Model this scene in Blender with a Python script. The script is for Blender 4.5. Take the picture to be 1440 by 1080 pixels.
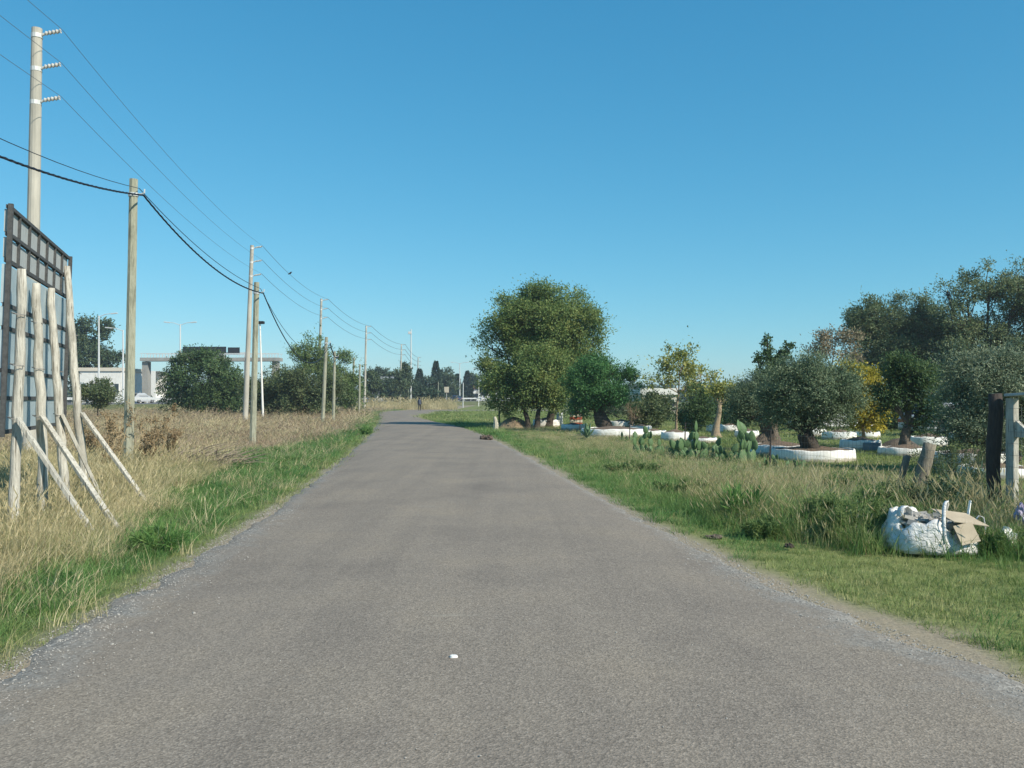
import bpy, math, random
import numpy as np
from mathutils import Vector, Matrix

# ------------------------------------------------------------------ scene, camera, light
scene = bpy.context.scene
for o in list(bpy.data.objects):
    bpy.data.objects.remove(o)
COL = scene.collection
F = 1247.0            # focal length in photograph pixels (1440 wide)
HAZE = 0.0005
H = 1.6               # eye height
HOR = 560.0           # horizon row

cam_d = bpy.data.cameras.new('camera')
cam = bpy.data.objects.new('camera', cam_d)
COL.objects.link(cam)
cam.location = (0, 0, H)
cam.rotation_euler = (math.radians(90), 0, 0)
cam_d.sensor_width = 36.0
cam_d.lens = 36.0 * F / 1440.0
cam_d.shift_y = (HOR - 540.0) / 1440.0
cam_d.clip_start = 0.05
cam_d.clip_end = 6000
scene.camera = cam

SUN_EL = math.radians(37)
SUN_AZ = math.atan2(0.79, -0.61)          # clockwise from the view direction (+Y)
sun_dir = Vector((math.sin(SUN_AZ) * math.cos(SUN_EL), math.cos(SUN_AZ) * math.cos(SUN_EL), math.sin(SUN_EL)))
world = bpy.data.worlds.new('World')
scene.world = world
world.use_nodes = True
wn = world.node_tree
wn.nodes.clear()
sky = wn.nodes.new('ShaderNodeTexSky')
sky.sky_type = 'NISHITA'
sky.sun_disc = False
sky.sun_elevation = SUN_EL
sky.sun_rotation = SUN_AZ
sky.altitude = 0
sky.air_density = 1.0
sky.dust_density = 0.0
sky.ozone_density = 1.0
wbg = wn.nodes.new('ShaderNodeBackground')
wbg.inputs['Strength'].default_value = 0.080
wout = wn.nodes.new('ShaderNodeOutputWorld')
# clear deep-blue air: the same response curve for the whole sky dome
sepw = wn.nodes.new('ShaderNodeSeparateColor'); cmbw = wn.nodes.new('ShaderNodeCombineColor')
wn.links.new(sky.outputs[0], sepw.inputs[0])
for ch, (ref, g, outv) in enumerate(((.658, 1.18, .262), (.855, .70, .640), (.887, .59, .815))):
    m1 = wn.nodes.new('ShaderNodeMath'); m1.operation = 'MULTIPLY'; m1.inputs[1].default_value = .13 / ref
    m2 = wn.nodes.new('ShaderNodeMath'); m2.operation = 'POWER'; m2.inputs[1].default_value = g
    m3 = wn.nodes.new('ShaderNodeMath'); m3.operation = 'MULTIPLY'; m3.inputs[1].default_value = outv * 10
    wn.links.new(sepw.outputs[ch], m1.inputs[0]); wn.links.new(m1.outputs[0], m2.inputs[0]); wn.links.new(m2.outputs[0], m3.inputs[0]); wn.links.new(m3.outputs[0], cmbw.inputs[ch])
wn.links.new(cmbw.outputs[0], wbg.inputs[0])
wn.links.new(wbg.outputs[0], wout.inputs[0])

sl = bpy.data.lights.new('sun', 'SUN')
sl.energy = 5.0
sl.angle = math.radians(0.53)
sl.color = (1.0, 0.92, 0.78)
so = bpy.data.objects.new('sun', sl)
so.rotation_euler = (-sun_dir).to_track_quat('-Z', 'Y').to_euler()
so.location = (30, -20, 40)
COL.objects.link(so)

scene.view_settings.view_transform = 'Standard'
scene.view_settings.look = 'None'
scene.view_settings.exposure = 0.34
scene.view_settings.gamma = 1.0
scene.view_settings.use_curve_mapping = False
scene.cycles.max_bounces = 6
scene.cycles.transparent_max_bounces = 8

# ------------------------------------------------------------------ helpers
def WX(px, d): return (px - 720.0) / F * d
def WZ(py, d): return H + (HOR - py) / F * d
def GD(py): return F * H / (py - HOR)
def GP(px, py):
    d = GD(py)
    return (WX(px, d), d)

def hash2(ix, iy, seed):
    n = (ix.astype(np.int64) * 374761393 + iy.astype(np.int64) * 668265263 + int(seed) * 1442695041) & 0x7fffffff
    n = (n ^ (n >> 13)) * 1274126177 & 0x7fffffff
    return ((n ^ (n >> 16)) & 0xffff) / 65535.0

def vnoise(x, y, seed=0):
    x = np.asarray(x, float); y = np.asarray(y, float)
    ix = np.floor(x); iy = np.floor(y)
    fx = x - ix; fy = y - iy
    fx = fx * fx * (3 - 2 * fx); fy = fy * fy * (3 - 2 * fy)
    a = hash2(ix, iy, seed); b = hash2(ix + 1, iy, seed)
    c = hash2(ix, iy + 1, seed); d = hash2(ix + 1, iy + 1, seed)
    return (a * (1 - fx) + b * fx) * (1 - fy) + (c * (1 - fx) + d * fx) * fy

def fbm(x, y, seed=0, oct=3):
    x = np.asarray(x, float); y = np.asarray(y, float)
    t = 0; a = 0.5; s = 0
    for k in range(oct):
        t = t + a * vnoise(x * 2 ** k, y * 2 ** k, seed + k * 7); s += a; a *= 0.5
    return t / s

def tag(o, label=None, cat=None, group=None, kind=None):
    if label: o['label'] = label
    if cat: o['category'] = cat
    if group: o['group'] = group
    if kind: o['kind'] = kind
    return o

def link(o, parent=None):
    COL.objects.link(o)
    if parent is not None:
        o.parent = parent
    return o

def empty(name, loc, label, cat, group=None, rz=0):
    o = bpy.data.objects.new(name, None)
    o.empty_display_size = 0.2
    o.location = loc
    o.rotation_euler = (0, 0, rz)
    link(o)
    return tag(o, label, cat, group)

class MB:
    """collects faces in world space; build() writes them relative to the parent's origin"""
    def __init__(self): self.v = []; self.f = []
    def add(self, vs, fs):
        n = len(self.v); self.v += [tuple(p) for p in vs]; self.f += [tuple(i + n for i in f) for f in fs]
        return self
    def box(self, c, s, rz=0, rx=0, ry=0):
        M = Matrix.Translation(c) @ Matrix.Rotation(rz, 4, 'Z') @ Matrix.Rotation(ry, 4, 'Y') @ Matrix.Rotation(rx, 4, 'X')
        vs = [M @ Vector((s[0] / 2 * i, s[1] / 2 * j, s[2] / 2 * k)) for i in (-1, 1) for j in (-1, 1) for k in (-1, 1)]
        return self.add(vs, [(0, 1, 3, 2), (4, 6, 7, 5), (0, 4, 5, 1), (2, 3, 7, 6), (0, 2, 6, 4), (1, 5, 7, 3)])
    def beam(self, a, b, w, h, up=(0, 0, 1)):
        a = Vector(a); b = Vector(b); t = (b - a).normalized(); up = Vector(up)
        s = t.cross(up)
        if s.length < 1e-4: s = t.cross(Vector((0, 1, 0)))
        s.normalize(); u = s.cross(t)
        vs = []
        for p in (a, b):
            for i, j in ((-1, -1), (1, -1), (1, 1), (-1, 1)):
                vs.append(p + s * (w / 2 * i) + u * (h / 2 * j))
        return self.add(vs, [(0, 3, 2, 1), (4, 5, 6, 7), (0, 1, 5, 4), (1, 2, 6, 5), (2, 3, 7, 6), (3, 0, 4, 7)])
    def tube(self, pts, rad, n=8, jit=0.0, rng=None, caps=True):
        pts = [Vector(p) for p in pts]
        if not hasattr(rad, '__len__'): rad = [rad] * len(pts)
        base = len(self.v); u = None
        for i, p in enumerate(pts):
            t = (pts[min(i + 1, len(pts) - 1)] - pts[max(i - 1, 0)])
            if t.length < 1e-9: t = Vector((0, 0, 1))
            t.normalize()
            if u is None:
                u = t.orthogonal().normalized()
            else:
                u = (u - t * u.dot(t))
                if u.length < 1e-6: u = t.orthogonal()
                u.normalize()
            w = t.cross(u)
            for k in range(n):
                a = 2 * math.pi * k / n
                r = rad[i] * (1 + (rng.uniform(-jit, jit) if rng and jit else 0))
                self.v.append(tuple(p + u * (math.cos(a) * r) + w * (math.sin(a) * r)))
        for i in range(len(pts) - 1):
            for k in range(n):
                a = base + i * n + k; b = base + i * n + (k + 1) % n
                self.f.append((a, b, b + n, a + n))
        if caps:
            self.f.append(tuple(base + k for k in range(n))[::-1])
            e = base + (len(pts) - 1) * n
            self.f.append(tuple(e + k for k in range(n)))
        return self
    def lathe(self, c, prof, n=24, jit=None, sx=1, sy=1):
        base = len(self.v)
        for i, (r, z) in enumerate(prof):
            for k in range(n):
                a = 2 * math.pi * k / n
                rr = r * (jit(a, z) if jit else 1)
                self.v.append((c[0] + math.cos(a) * rr * sx, c[1] + math.sin(a) * rr * sy, c[2] + z))
        for i in range(len(prof) - 1):
            for k in range(n):
                a = base + i * n + k; b = base + i * n + (k + 1) % n
                self.f.append((a, b, b + n, a + n))
        return self
    def disc(self, ids): self.f.append(tuple(ids)); return self
    def build(self, name, mat, parent=None, smooth=False, bevel=0, loc=None):
        me = bpy.data.meshes.new(name)
        off = Vector((0, 0, 0))
        if parent is not None:
            q = parent
            while q is not None:
                off = off + q.location; q = q.parent
        elif loc is not None:
            off = Vector(loc)
        vs = [(x - off[0], y - off[1], z - off[2]) for x, y, z in self.v]
        me.from_pydata(vs, [], self.f)
        me.update()
        if mat: me.materials.append(mat)
        if smooth:
            me.polygons.foreach_set('use_smooth', [True] * len(me.polygons))
        o = bpy.data.objects.new(name, me)
        link(o, parent)
        if parent is None and loc is not None: o.location = loc
        if bevel:
            m = o.modifiers.new('bevel', 'BEVEL'); m.width = bevel; m.segments = 2; m.limit_method = 'ANGLE'
        return o

def quads_mesh(name, V, mat, org=(0, 0, 0)):
    """V: (N,4,3) array of separate quads"""
    n = V.shape[0]
    me = bpy.data.meshes.new(name)
    me.vertices.add(n * 4); me.loops.add(n * 4); me.polygons.add(n)
    me.vertices.foreach_set('co', (V - np.array(org)).astype(np.float32).ravel())
    me.loops.foreach_set('vertex_index', np.arange(n * 4, dtype=np.int32))
    me.polygons.foreach_set('loop_start', np.arange(0, n * 4, 4, dtype=np.int32))
    me.polygons.foreach_set('loop_total', np.full(n, 4, dtype=np.int32))
    me.update(calc_edges=True)
    me.materials.append(mat)
    return me

# ------------------------------------------------------------------ materials
def newmat(name):
    m = bpy.data.materials.new(name); m.use_nodes = True
    return m, m.node_tree, m.node_tree.nodes['Principled BSDF']

def ramp(nt, fac, stops):
    r = nt.nodes.new('ShaderNodeValToRGB')
    e = r.color_ramp.elements
    while len(e) < len(stops): e.new(0.5)
    for i, (p, c) in enumerate(stops):
        e[i].position = p; e[i].color = (c[0], c[1], c[2], 1)
    nt.links.new(fac, r.inputs[0])
    return r.outputs[0]

def noise(nt, scale, detail=4, coord=None, rough=0.55, dist=0.0):
    t = nt.nodes.new('ShaderNodeTexNoise')
    t.inputs['Scale'].default_value = scale; t.inputs['Detail'].default_value = detail
    t.inputs['Roughness'].default_value = rough; t.inputs['Distortion'].default_value = dist
    if coord is not None: nt.links.new(coord, t.inputs['Vector'])
    return t.outputs['Fac']

def ocoord(nt, stretch=None):
    tc = nt.nodes.new('ShaderNodeTexCoord')
    if not stretch: return tc.outputs['Object']
    mp = nt.nodes.new('ShaderNodeMapping'); mp.inputs['Scale'].default_value = stretch
    nt.links.new(tc.outputs['Object'], mp.inputs[0])
    return mp.outputs[0]

def wcoord(nt):
    return nt.nodes.new('ShaderNodeNewGeometry').outputs['Position']

def mixc(nt, fac, a, b, mode='MIX'):
    m = nt.nodes.new('ShaderNodeMix'); m.data_type = 'RGBA'; m.blend_type = mode
    for s, v in ((m.inputs[0], fac), (m.inputs[6], a), (m.inputs[7], b)):
        if hasattr(v, 'is_output'): nt.links.new(v, s)
        elif isinstance(v, (int, float)): s.default_value = v
        else: s.default_value = (v[0], v[1], v[2], 1)
    return m.outputs[2]

def bump(nt, bsdf, h, strength=0.3, dist=0.02):
    b = nt.nodes.new('ShaderNodeBump'); b.inputs['Strength'].default_value = strength; b.inputs['Distance'].default_value = dist
    nt.links.new(h, b.inputs['Height']); nt.links.new(b.outputs[0], bsdf.inputs['Normal'])

def simple(name, c1, c2=None, scale=8, rough=0.8, stretch=None, bs=0.25, bd=0.01, metal=0, detail=5, spec=0.3):
    m, nt, b = newmat(name)
    co = ocoord(nt, stretch)
    c2 = c2 or tuple(x * 0.75 for x in c1)
    n = noise(nt, scale, detail, co, 0.62)
    nt.links.new(ramp(nt, n, [(0.3, c2), (0.68, c1)]), b.inputs['Base Color'])
    b.inputs['Roughness'].default_value = rough; b.inputs['Metallic'].default_value = metal
    b.inputs['Specular IOR Level'].default_value = spec
    if bs: bump(nt, b, n, bs, bd)
    return m

def leafmat(name, dark, mid, light, trans=0.3, rough=0.55, scale=0.7, inst=False, spec=0.25):
    m, nt, b = newmat(name)
    out = nt.nodes['Material Output']
    if inst:
        rnd = nt.nodes.new('ShaderNodeObjectInfo').outputs['Random']
    else:
        rnd = nt.nodes.new('ShaderNodeNewGeometry').outputs['Random Per Island']
    n = noise(nt, scale, 3, wcoord(nt), 0.6)
    ma = nt.nodes.new('ShaderNodeMath'); ma.operation = 'MULTIPLY_ADD'
    nt.links.new(rnd, ma.inputs[0]); ma.inputs[1].default_value = 0.55
    sc = nt.nodes.new('ShaderNodeMath'); sc.operation = 'MULTIPLY_ADD'
    nt.links.new(n, sc.inputs[0]); sc.inputs[1].default_value = 1.3; sc.inputs[2].default_value = -0.42
    nt.links.new(sc.outputs[0], ma.inputs[2])
    col = ramp(nt, ma.outputs[0], [(0.1, dark), (0.5, mid), (0.9, light)])
    nt.links.new(col, b.inputs['Base Color'])
    b.inputs['Roughness'].default_value = rough; b.inputs['Specular IOR Level'].default_value = spec
    tr = nt.nodes.new('ShaderNodeBsdfTranslucent'); nt.links.new(col, tr.inputs[0])
    mx = nt.nodes.new('ShaderNodeMixShader'); mx.inputs[0].default_value = trans
    nt.links.new(b.outputs[0], mx.inputs[1]); nt.links.new(tr.outputs[0], mx.inputs[2])
    nt.links.new(mx.outputs[0], out.inputs[0])
    return m

M = {}
M['concrete'] = simple('concrete_pole', (.46, .44, .38), (.30, .29, .25), 3, .85, (1, 1, .25), .2)
M['oldwood'] = simple('weathered_timber', (.44, .41, .33), (.27, .25, .20), 7, .9, (4, 4, .5), .4)
M['greenwood'] = simple('treated_pole_timber', (.36, .38, .27), (.24, .26, .18), 6, .9, (5, 5, .4), .3)
M['palewood'] = simple('whitewashed_timber', (.60, .57, .485), (.33, .31, .26), 9, .9, (4, 4, .7), .5)
M['board'] = simple('grey_board', (.44, .46, .45), (.30, .32, .32), 9, .9, (6, 6, .6), .3)
def timber(name, c1, c2, crack):
    m, nt, b = newmat(name)
    n1 = noise(nt, 7, 6, ocoord(nt, (3, 3, .6)), .65)
    n2 = noise(nt, 26, 3, ocoord(nt, (1.6, 1.6, .06)), .6)
    n3 = noise(nt, 2.2, 4, ocoord(nt), .6)
    c = ramp(nt, n1, [(.3, c2), (.62, c1)])
    c = mixc(nt, ramp(nt, n3, [(.5, (0, 0, 0)), (.72, (.55, .55, .55))]), c, tuple(x * .55 for x in c2))
    c = mixc(nt, ramp(nt, n2, [(.56, (0, 0, 0)), (.66, (.85, .85, .85))]), c, crack)
    nt.links.new(c, b.inputs['Base Color']); b.inputs['Roughness'].default_value = .92; b.inputs['Specular IOR Level'].default_value = .2
    inv = nt.nodes.new('ShaderNodeMath'); inv.operation = 'SUBTRACT'; nt.links.new(n1, inv.inputs[0]); nt.links.new(n2, inv.inputs[1])
    bump(nt, b, inv.outputs[0], .8, .02)
    return m
M['palewood'] = timber('whitewashed_timber', (.54, .52, .455), (.33, .315, .27), (.13, .115, .09))
M['greenwood'] = timber('treated_pole_timber', (.35, .355, .275), (.25, .255, .19), (.10, .10, .075))
M['darkwood'] = simple('dark_frame_timber', (.085, .088, .088), (.045, .048, .05), 8, .85, (3, 3, 3), .3)
M['signpanel'] = simple('sign_back_panel', (.40, .48, .50), (.29, .36, .39), 3, .6, None, .1)
M['blacksteel'] = simple('black_steel', (.02, .02, .022), (.012, .012, .013), 10, .6)
M['wire'] = simple('galvanised_wire', (.22, .22, .21), (.12, .12, .12), 20, .5, None, 0, metal=.5)
M['thinwire'] = simple('bare_conductor', (.10, .12, .13), (.07, .08, .09), 20, .55, None, 0)
M['cable'] = simple('black_cable', (.018, .022, .035), (.012, .014, .02), 30, .55, None, 0)
M['porcelain'] = simple('insulator_grey', (.50, .50, .47), (.35, .35, .33), 12, .4, None, .1)
M['galv'] = simple('galvanised_steel', (.62, .63, .62), (.48, .50, .50), 9, .5, None, .05, metal=.15)
M['whitepaint'] = simple('white_limewash', (.74, .73, .69), (.56, .55, .50), 4.5, .85, (1, 1, 2.2), .35, detail=8)
m, nt, b = newmat('white_limewash')
oc = ocoord(nt)
n1 = noise(nt, 5, 7, oc, .65); n2 = noise(nt, 9, 5, oc, .7)
c = ramp(nt, n1, [(.3, (.60, .585, .54)), (.6, (.76, .75, .71))])
sx_ = nt.nodes.new('ShaderNodeSeparateXYZ'); nt.links.new(oc, sx_.inputs[0])
ad = nt.nodes.new('ShaderNodeMath'); ad.operation = 'MULTIPLY_ADD'; nt.links.new(n2, ad.inputs[0]); ad.inputs[1].default_value = -.16; nt.links.new(sx_.outputs['Z'], ad.inputs[2])
c = mixc(nt, ramp(nt, ad.outputs[0], [(.0, (.8, .8, .8)), (.045, (0, 0, 0))]), c, (.30, .25, .18))
c = mixc(nt, ramp(nt, n2, [(.63, (0, 0, 0)), (.70, (.7, .7, .7))]), c, (.40, .37, .31))
nt.links.new(c, b.inputs['Base Color']); b.inputs['Roughness'].default_value = .88
bump(nt, b, n1, .5, .02)
M['whitepaint'] = m
M['whitewall'] = simple('white_plaster', (.74, .73, .69), (.62, .61, .57), 2, .9, None, .1)
M['soil'] = simple('garden_soil', (.20, .145, .10), (.10, .07, .05), 14, .95, None, .8, .03)
M['dirt'] = simple('dirt_heap', (.30, .23, .15), (.19, .14, .09), 6, .95, None, .8, .05)
M['barkg'] = simple('grey_bark', (.17, .14, .11), (.08, .065, .05), 9, .95, (3, 3, .8), .9, .04)
M['barkd'] = simple('dark_bark', (.085, .07, .055), (.04, .033, .027), 9, .95, (3, 3, .8), .9, .04)
M['barkp'] = simple('pale_bark', (.36, .28, .19), (.22, .165, .11), 8, .95, (3, 3, .7), .7, .03)
M['postdark'] = simple('tarred_post', (.07, .055, .048), (.032, .027, .025), 9, .9, (4, 4, .8), .8, .02)
M['postgrey'] = simple('grey_fence_post', (.25, .22, .17), (.13, .115, .09), 9, .95, (4, 4, .8), .8, .02)
M['cardboard'] = simple('cardboard', (.42, .36, .27), (.33, .28, .21), 6, .9, None, .1)
M['glass'] = simple('window_glass', (.03, .04, .05), (.02, .03, .035), 2, .08, None, 0, spec=.6)
M['tyre'] = simple('tyre_rubber', (.02, .02, .02), (.012, .012, .012), 20, .85)
M['rim'] = simple('wheel_rim', (.5, .5, .5), (.4, .4, .4), 10, .35, metal=.7)
M['carblue'] = simple('dark_blue_paint', (.03, .05, .10), (.028, .045, .09), 2, .3, None, 0, spec=.6)
M['carsilver'] = simple('silver_paint', (.42, .44, .46), (.38, .40, .42), 2, .3, None, 0, spec=.6)
M['carwhite'] = simple('white_paint', (.75, .75, .75), (.7, .7, .7), 2, .3, None, 0, spec=.6)
M['lampglass'] = simple('lamp_lens', (.6, .6, .58), (.5, .5, .5), 6, .3)
M['redpaint'] = simple('red_barrier_paint', (.42, .10, .05), (.30, .07, .035), 8, .7)
M['bluebox'] = simple('blue_grey_block', (.16, .22, .27), (.11, .155, .19), 6, .8)
M['roofgrey'] = simple('grey_roof', (.24, .25, .26), (.17, .18, .19), 2, .8)
M['roofred'] = simple('red_tile_roof', (.36, .17, .11), (.26, .12, .08), 4, .85)
M['cream'] = simple('cream_wall', (.62, .56, .46), (.53, .48, .40), 1, .9, None, .05)
M['signdark'] = simple('sign_back_dark', (.022, .028, .035), (.016, .02, .026), 2, .7, None, 0)
M['beige'] = simple('beige_board', (.50, .46, .36), (.42, .38, .30), 3, .8)
M['cactus'] = simple('cactus_skin', (.105, .185, .075), (.06, .115, .05), 7, .6, None, .2)
M['agave'] = simple('agave_skin', (.15, .25, .14), (.10, .18, .10), 6, .55, None, .1)
M['skin'] = simple('skin', (.38, .22, .15), (.34, .2, .13), 6, .6, None, 0)
M['clothdark'] = simple('dark_clothes', (.03, .032, .04), (.02, .021, .027), 12, .9)
M['clothblue'] = simple('grey_blue_jacket', (.08, .095, .13), (.055, .068, .095), 12, .9)
M['litter'] = simple('white_litter', (.80, .80, .77), (.72, .72, .69), 12, .7)
M['brick'] = simple('dark_rubble', (.13, .095, .075), (.07, .055, .045), 14, .9, None, .6)
M['violet'] = simple('violet_plastic', (.42, .38, .50), (.26, .22, .36), 9, .5, None, .4)
M['pebble'] = simple('road_gravel', (.40, .385, .355), (.27, .26, .24), 4, .9)
M['dryleaf'] = leafmat('dry_weed_leaf', (.20, .14, .08), (.30, .22, .12), (.42, .33, .20), .25)
M['drystem'] = simple('dry_stem', (.42, .33, .20), (.30, .22, .13), 14, .9, (3, 3, .6), .2)
M['greystick'] = simple('dead_branch', (.30, .25, .19), (.16, .13, .10), 10, .95, (3, 3, .6), .5)

L = {}
L['poplar'] = leafmat('broad_tree_leaf', (.078, .140, .046), (.160, .240, .076), (.31, .345, .115), .42)
L['mimosa'] = leafmat('fine_green_leaf', (.045, .130, .046), (.080, .200, .066), (.140, .280, .095), .4)
L['olive'] = leafmat('olive_leaf', (.072, .116, .064), (.138, .196, .108), (.26, .315, .195), .28, scale=1.6)
L['silver'] = leafmat('silver_olive_leaf', (.090, .132, .080), (.17, .220, .138), (.32, .36, .24), .25, scale=1.6)
L['dark'] = leafmat('dark_green_leaf', (.040, .085, .034), (.074, .132, .050), (.130, .190, .070), .33)
L['oak'] = leafmat('grey_green_leaf', (.076, .122, .060), (.146, .198, .094), (.25, .28, .145), .4)
L['yellow'] = leafmat('autumn_yellow_leaf', (.20, .20, .03), (.38, .33, .045), (.58, .48, .07), .35)
L['lime'] = leafmat('yellow_green_leaf', (.15, .20, .05), (.28, .31, .08), (.46, .42, .14), .35)
L['rust'] = leafmat('reddish_leaf', (.13, .13, .075), (.24, .20, .125), (.36, .29, .19), .25)
L['scrub'] = leafmat('scrub_leaf', (.054, .088, .040), (.100, .140, .060), (.175, .195, .088), .33)
L['far'] = leafmat('far_leaf', (.036, .066, .038), (.062, .100, .050), (.110, .145, .068), .18, scale=.15)
L['conifer'] = leafmat('conifer_leaf', (.022, .046, .030), (.038, .068, .040), (.060, .095, .050), .12, scale=.3)
L['weed'] = leafmat('weed_leaf', (.095, .17, .054), (.17, .25, .085), (.28, .34, .135), .45, scale=2)
L['upright'] = leafmat('light_green_leaf', (.07, .13, .045), (.13, .20, .07), (.22, .27, .10), .3)
L['bright'] = leafmat('bright_weed_leaf', (.085, .20, .055), (.15, .28, .078), (.24, .36, .12), .42, scale=2)

GRASS = {}
GRASS['green'] = leafmat('green_grass_blade', (.062, .160, .045), (.115, .235, .065), (.23, .31, .11), .38, scale=.5, inst=True)
GRASS['lawn'] = leafmat('mown_grass_blade', (.130, .205, .060), (.225, .290, .095), (.39, .38, .18), .36, scale=.45, inst=True)
GRASS['dry'] = leafmat('dry_grass_blade', (.34, .30, .155), (.52, .45, .26), (.68, .60, .38), .38, scale=.5, inst=True)
GRASS['lush'] = leafmat('lush_verge_blade', (.085, .190, .052), (.155, .270, .078), (.30, .37, .14), .4, scale=.6, inst=True)
GRASS['field'] = leafmat('brown_field_blade', (.24, .185, .130), (.36, .275, .195), (.46, .38, .255), .25, scale=.12, inst=True)
GRASS['mixed'] = leafmat('mixed_grass_blade', (.12, .20, .058), (.28, .30, .12), (.56, .50, .27), .38, scale=.6, inst=True)

# ------------------------------------------------------------------ road edges
def catmull(pts, t):
    pts = np.array(pts, float); n = len(pts) - 1
    t = np.clip(t, 0, n - 1e-6); i = t.astype(int); f = (t - i)[:, None]
    p0 = pts[np.clip(i - 1, 0, n)]; p1 = pts[i]; p2 = pts[np.clip(i + 1, 0, n)]; p3 = pts[np.clip(i + 2, 0, n)]
    return 0.5 * ((2 * p1) + (-p0 + p2) * f + (2 * p0 - 5 * p1 + 4 * p2 - p3) * f ** 2 + (-p0 + 3 * p1 - 3 * p2 + p3) * f ** 3)

LEFT = [(-2.4, -12), (-2.7, -3), (-3.02, 5.2), (-3.35, 11), (-3.78, 16.6), (-4.9, 27), (-6.4, 40), (-9.2, 61), (-12.0, 80), (-14.4, 96), (-15.6, 110), (-13.5, 119), (-7.0, 121.5), (8, 122.5), (45, 123)]
RIGHT = [(7.5, -12), (4.6, -2), (2.88, 5.0), (2.36, 7.1), (2.05, 9.4), (1.45, 14.3), (-.53, 33.2), (-2.75, 48.6), (-5.5, 62), (-8.1, 77), (-9.0, 95), (-8.4, 106), (-5.5, 111.5), (8, 114), (45, 115)]
_td = np.linspace(0, 9.3, 1500)
_l = catmull(LEFT, _td); _r = catmull(RIGHT, _td)
def XL(d): return np.interp(d, _l[:, 1], _l[:, 0])
def XR(d): return np.interp(d, _r[:, 1], _r[:, 0])

def in_road(x, d):
    x = np.asarray(x, float); d = np.asarray(d, float)
    a = (x > XL(d)) & (x < XR(d)) & (d < 108)
    b = (d > 113.3) & (d < 122.3) & (x > -11)
    c = (d >= 108) & (d < 118) & (x > -15.6) & (x < -7)
    return a | b | c

# ------------------------------------------------------------------ ground sheet
def axis(segs):
    out = []
    for a, b, s in segs:
        out += list(np.arange(a, b, s))
    out.append(segs[-1][1])
    return np.array(out)
gx = axis([(-2500, -300, 200), (-300, -80, 20), (-80, -24, 3), (-24, -9, .6), (-9, 9, .2), (9, 24, .6), (24, 80, 3), (80, 300, 20), (300, 2500, 200)])
gy = axis([(-60, -12, 6), (-12, 2, 1), (2, 24, .2), (24, 60, .6), (60, 130, 1.5), (130, 300, 10), (300, 3000, 150)])
GX, GY = np.meshgrid(gx, gy)
def ground_h(x, y):
    x = np.asarray(x, float); y = np.asarray(y, float)
    dist = np.maximum(np.maximum(XL(y) - x, x - XR(y)), 0)
    far = np.clip((np.hypot(x, y) - 150) / 100, 0, 1)
    amp = np.clip(dist / 2.0, 0, 1) * (1 - far)
    z = -0.035 + amp * ((fbm(x * .35, y * .35, 3) - .5) * .16 + (fbm(x * 1.7, y * 1.7, 9) - .5) * .05)
    z = z - np.clip(dist / 1.5, 0, 1) * .03 * (1 - far)
    z = np.where((y > 104) & (y < 128), np.minimum(z, -.05), z)
    return z
GZ = ground_h(GX, GY)
nx, ny = len(gx), len(gy)
gv = np.stack([GX, GY, GZ], -1).reshape(-1, 3)
ii = np.arange(nx * ny).reshape(ny, nx)
gf = np.stack([ii[:-1, :-1], ii[:-1, 1:], ii[1:, 1:], ii[1:, :-1]], -1).reshape(-1, 4)
gm = bpy.data.meshes.new('ground')
gm.from_pydata(gv.tolist(), [], gf.tolist())
gm.polygons.foreach_set('use_smooth', [True] * len(gm.polygons))

def zones(x, y):
    """green share, dry share, bare share, mown share of the ground cover"""
    x = np.asarray(x, float); y = np.asarray(y, float)
    dl = XL(y) - x; dr = x - XR(y)
    nz = fbm(x * .45, y * .22, 21); n2 = fbm(x * 1.3, y * 1.3, 31)
    left = dl > -0.3; 
    wgreen = np.interp(y, [4, 8, 12, 18, 26, 34, 45, 60], [1.3, 1.25, 1.7, 3.0, 3.6, 2.4, 1.5, 1.6]) * (.7 + .6 * nz)
    g_l = np.clip((wgreen - dl + (n2 - .5) * 1.4) / 1.0 + .5, 0, 1)
    bare_l = np.clip((.28 - dl) / .25, 0, 1) * .9
    # right
    tall0 = np.interp(y, [4, 8.6, 9.6, 10.5, 12, 15, 25, 50], [9, 5.2, 1.7, 1.0, .85, .75, .9, 1.2]) + (n2 - .5) * .5
    fence = FENX(y)
    tall = np.clip((dr - tall0) / .3 + .5, 0, 1) * np.clip((fence + .25 - x) / .5 + .5, 0, 1) * (y < 54)
    bare_r = np.clip((.35 + .35 * (n2 - .3) + .45 * np.exp(-((y - 6.3) / .9) ** 2) - dr) / .3, 0, 1) * .9
    mown = ((dr > 0) & (tall < .5)).astype(float)
    return dict(left=left, dl=dl, dr=dr, green_l=g_l, bare_l=bare_l, tall=tall, bare_r=bare_r, mown=mown, nz=nz, n2=n2)

_fx = [(6.9, 8.0), (6.35, 11.5), (6.75, 15.2), (6.1, 21), (5.25, 27), (4.5, 34), (3.2, 42), (2.0, 52)]
def FENX(y): return np.interp(y, [p[1] for p in _fx], [p[0] for p in _fx])

z = zones(gv[:, 0], gv[:, 1])
isl = z['left']
dry = np.where(isl, 1 - z['green_l'], np.clip(z['tall'] * .55, 0, 1))
dry = np.where((gv[:, 1] > 60) & isl, 1, dry)
bare = np.where(isl, z['bare_l'], z['bare_r'])
bare = np.where(in_road(gv[:, 0], gv[:, 1]), 1, bare)
lawn = np.where((~isl), z['mown'], 0)
fieldm = np.where(isl, np.clip((gv[:, 1] - 15) / 12, 0, 1) * (1 - z['green_l']), 0)
for nm, arr in (('dry', dry), ('bare', bare), ('lawn', lawn), ('fieldm', fieldm)):
    a = gm.attributes.new(nm, 'FLOAT', 'POINT'); a.data.foreach_set('value', arr.astype(np.float32))

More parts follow.
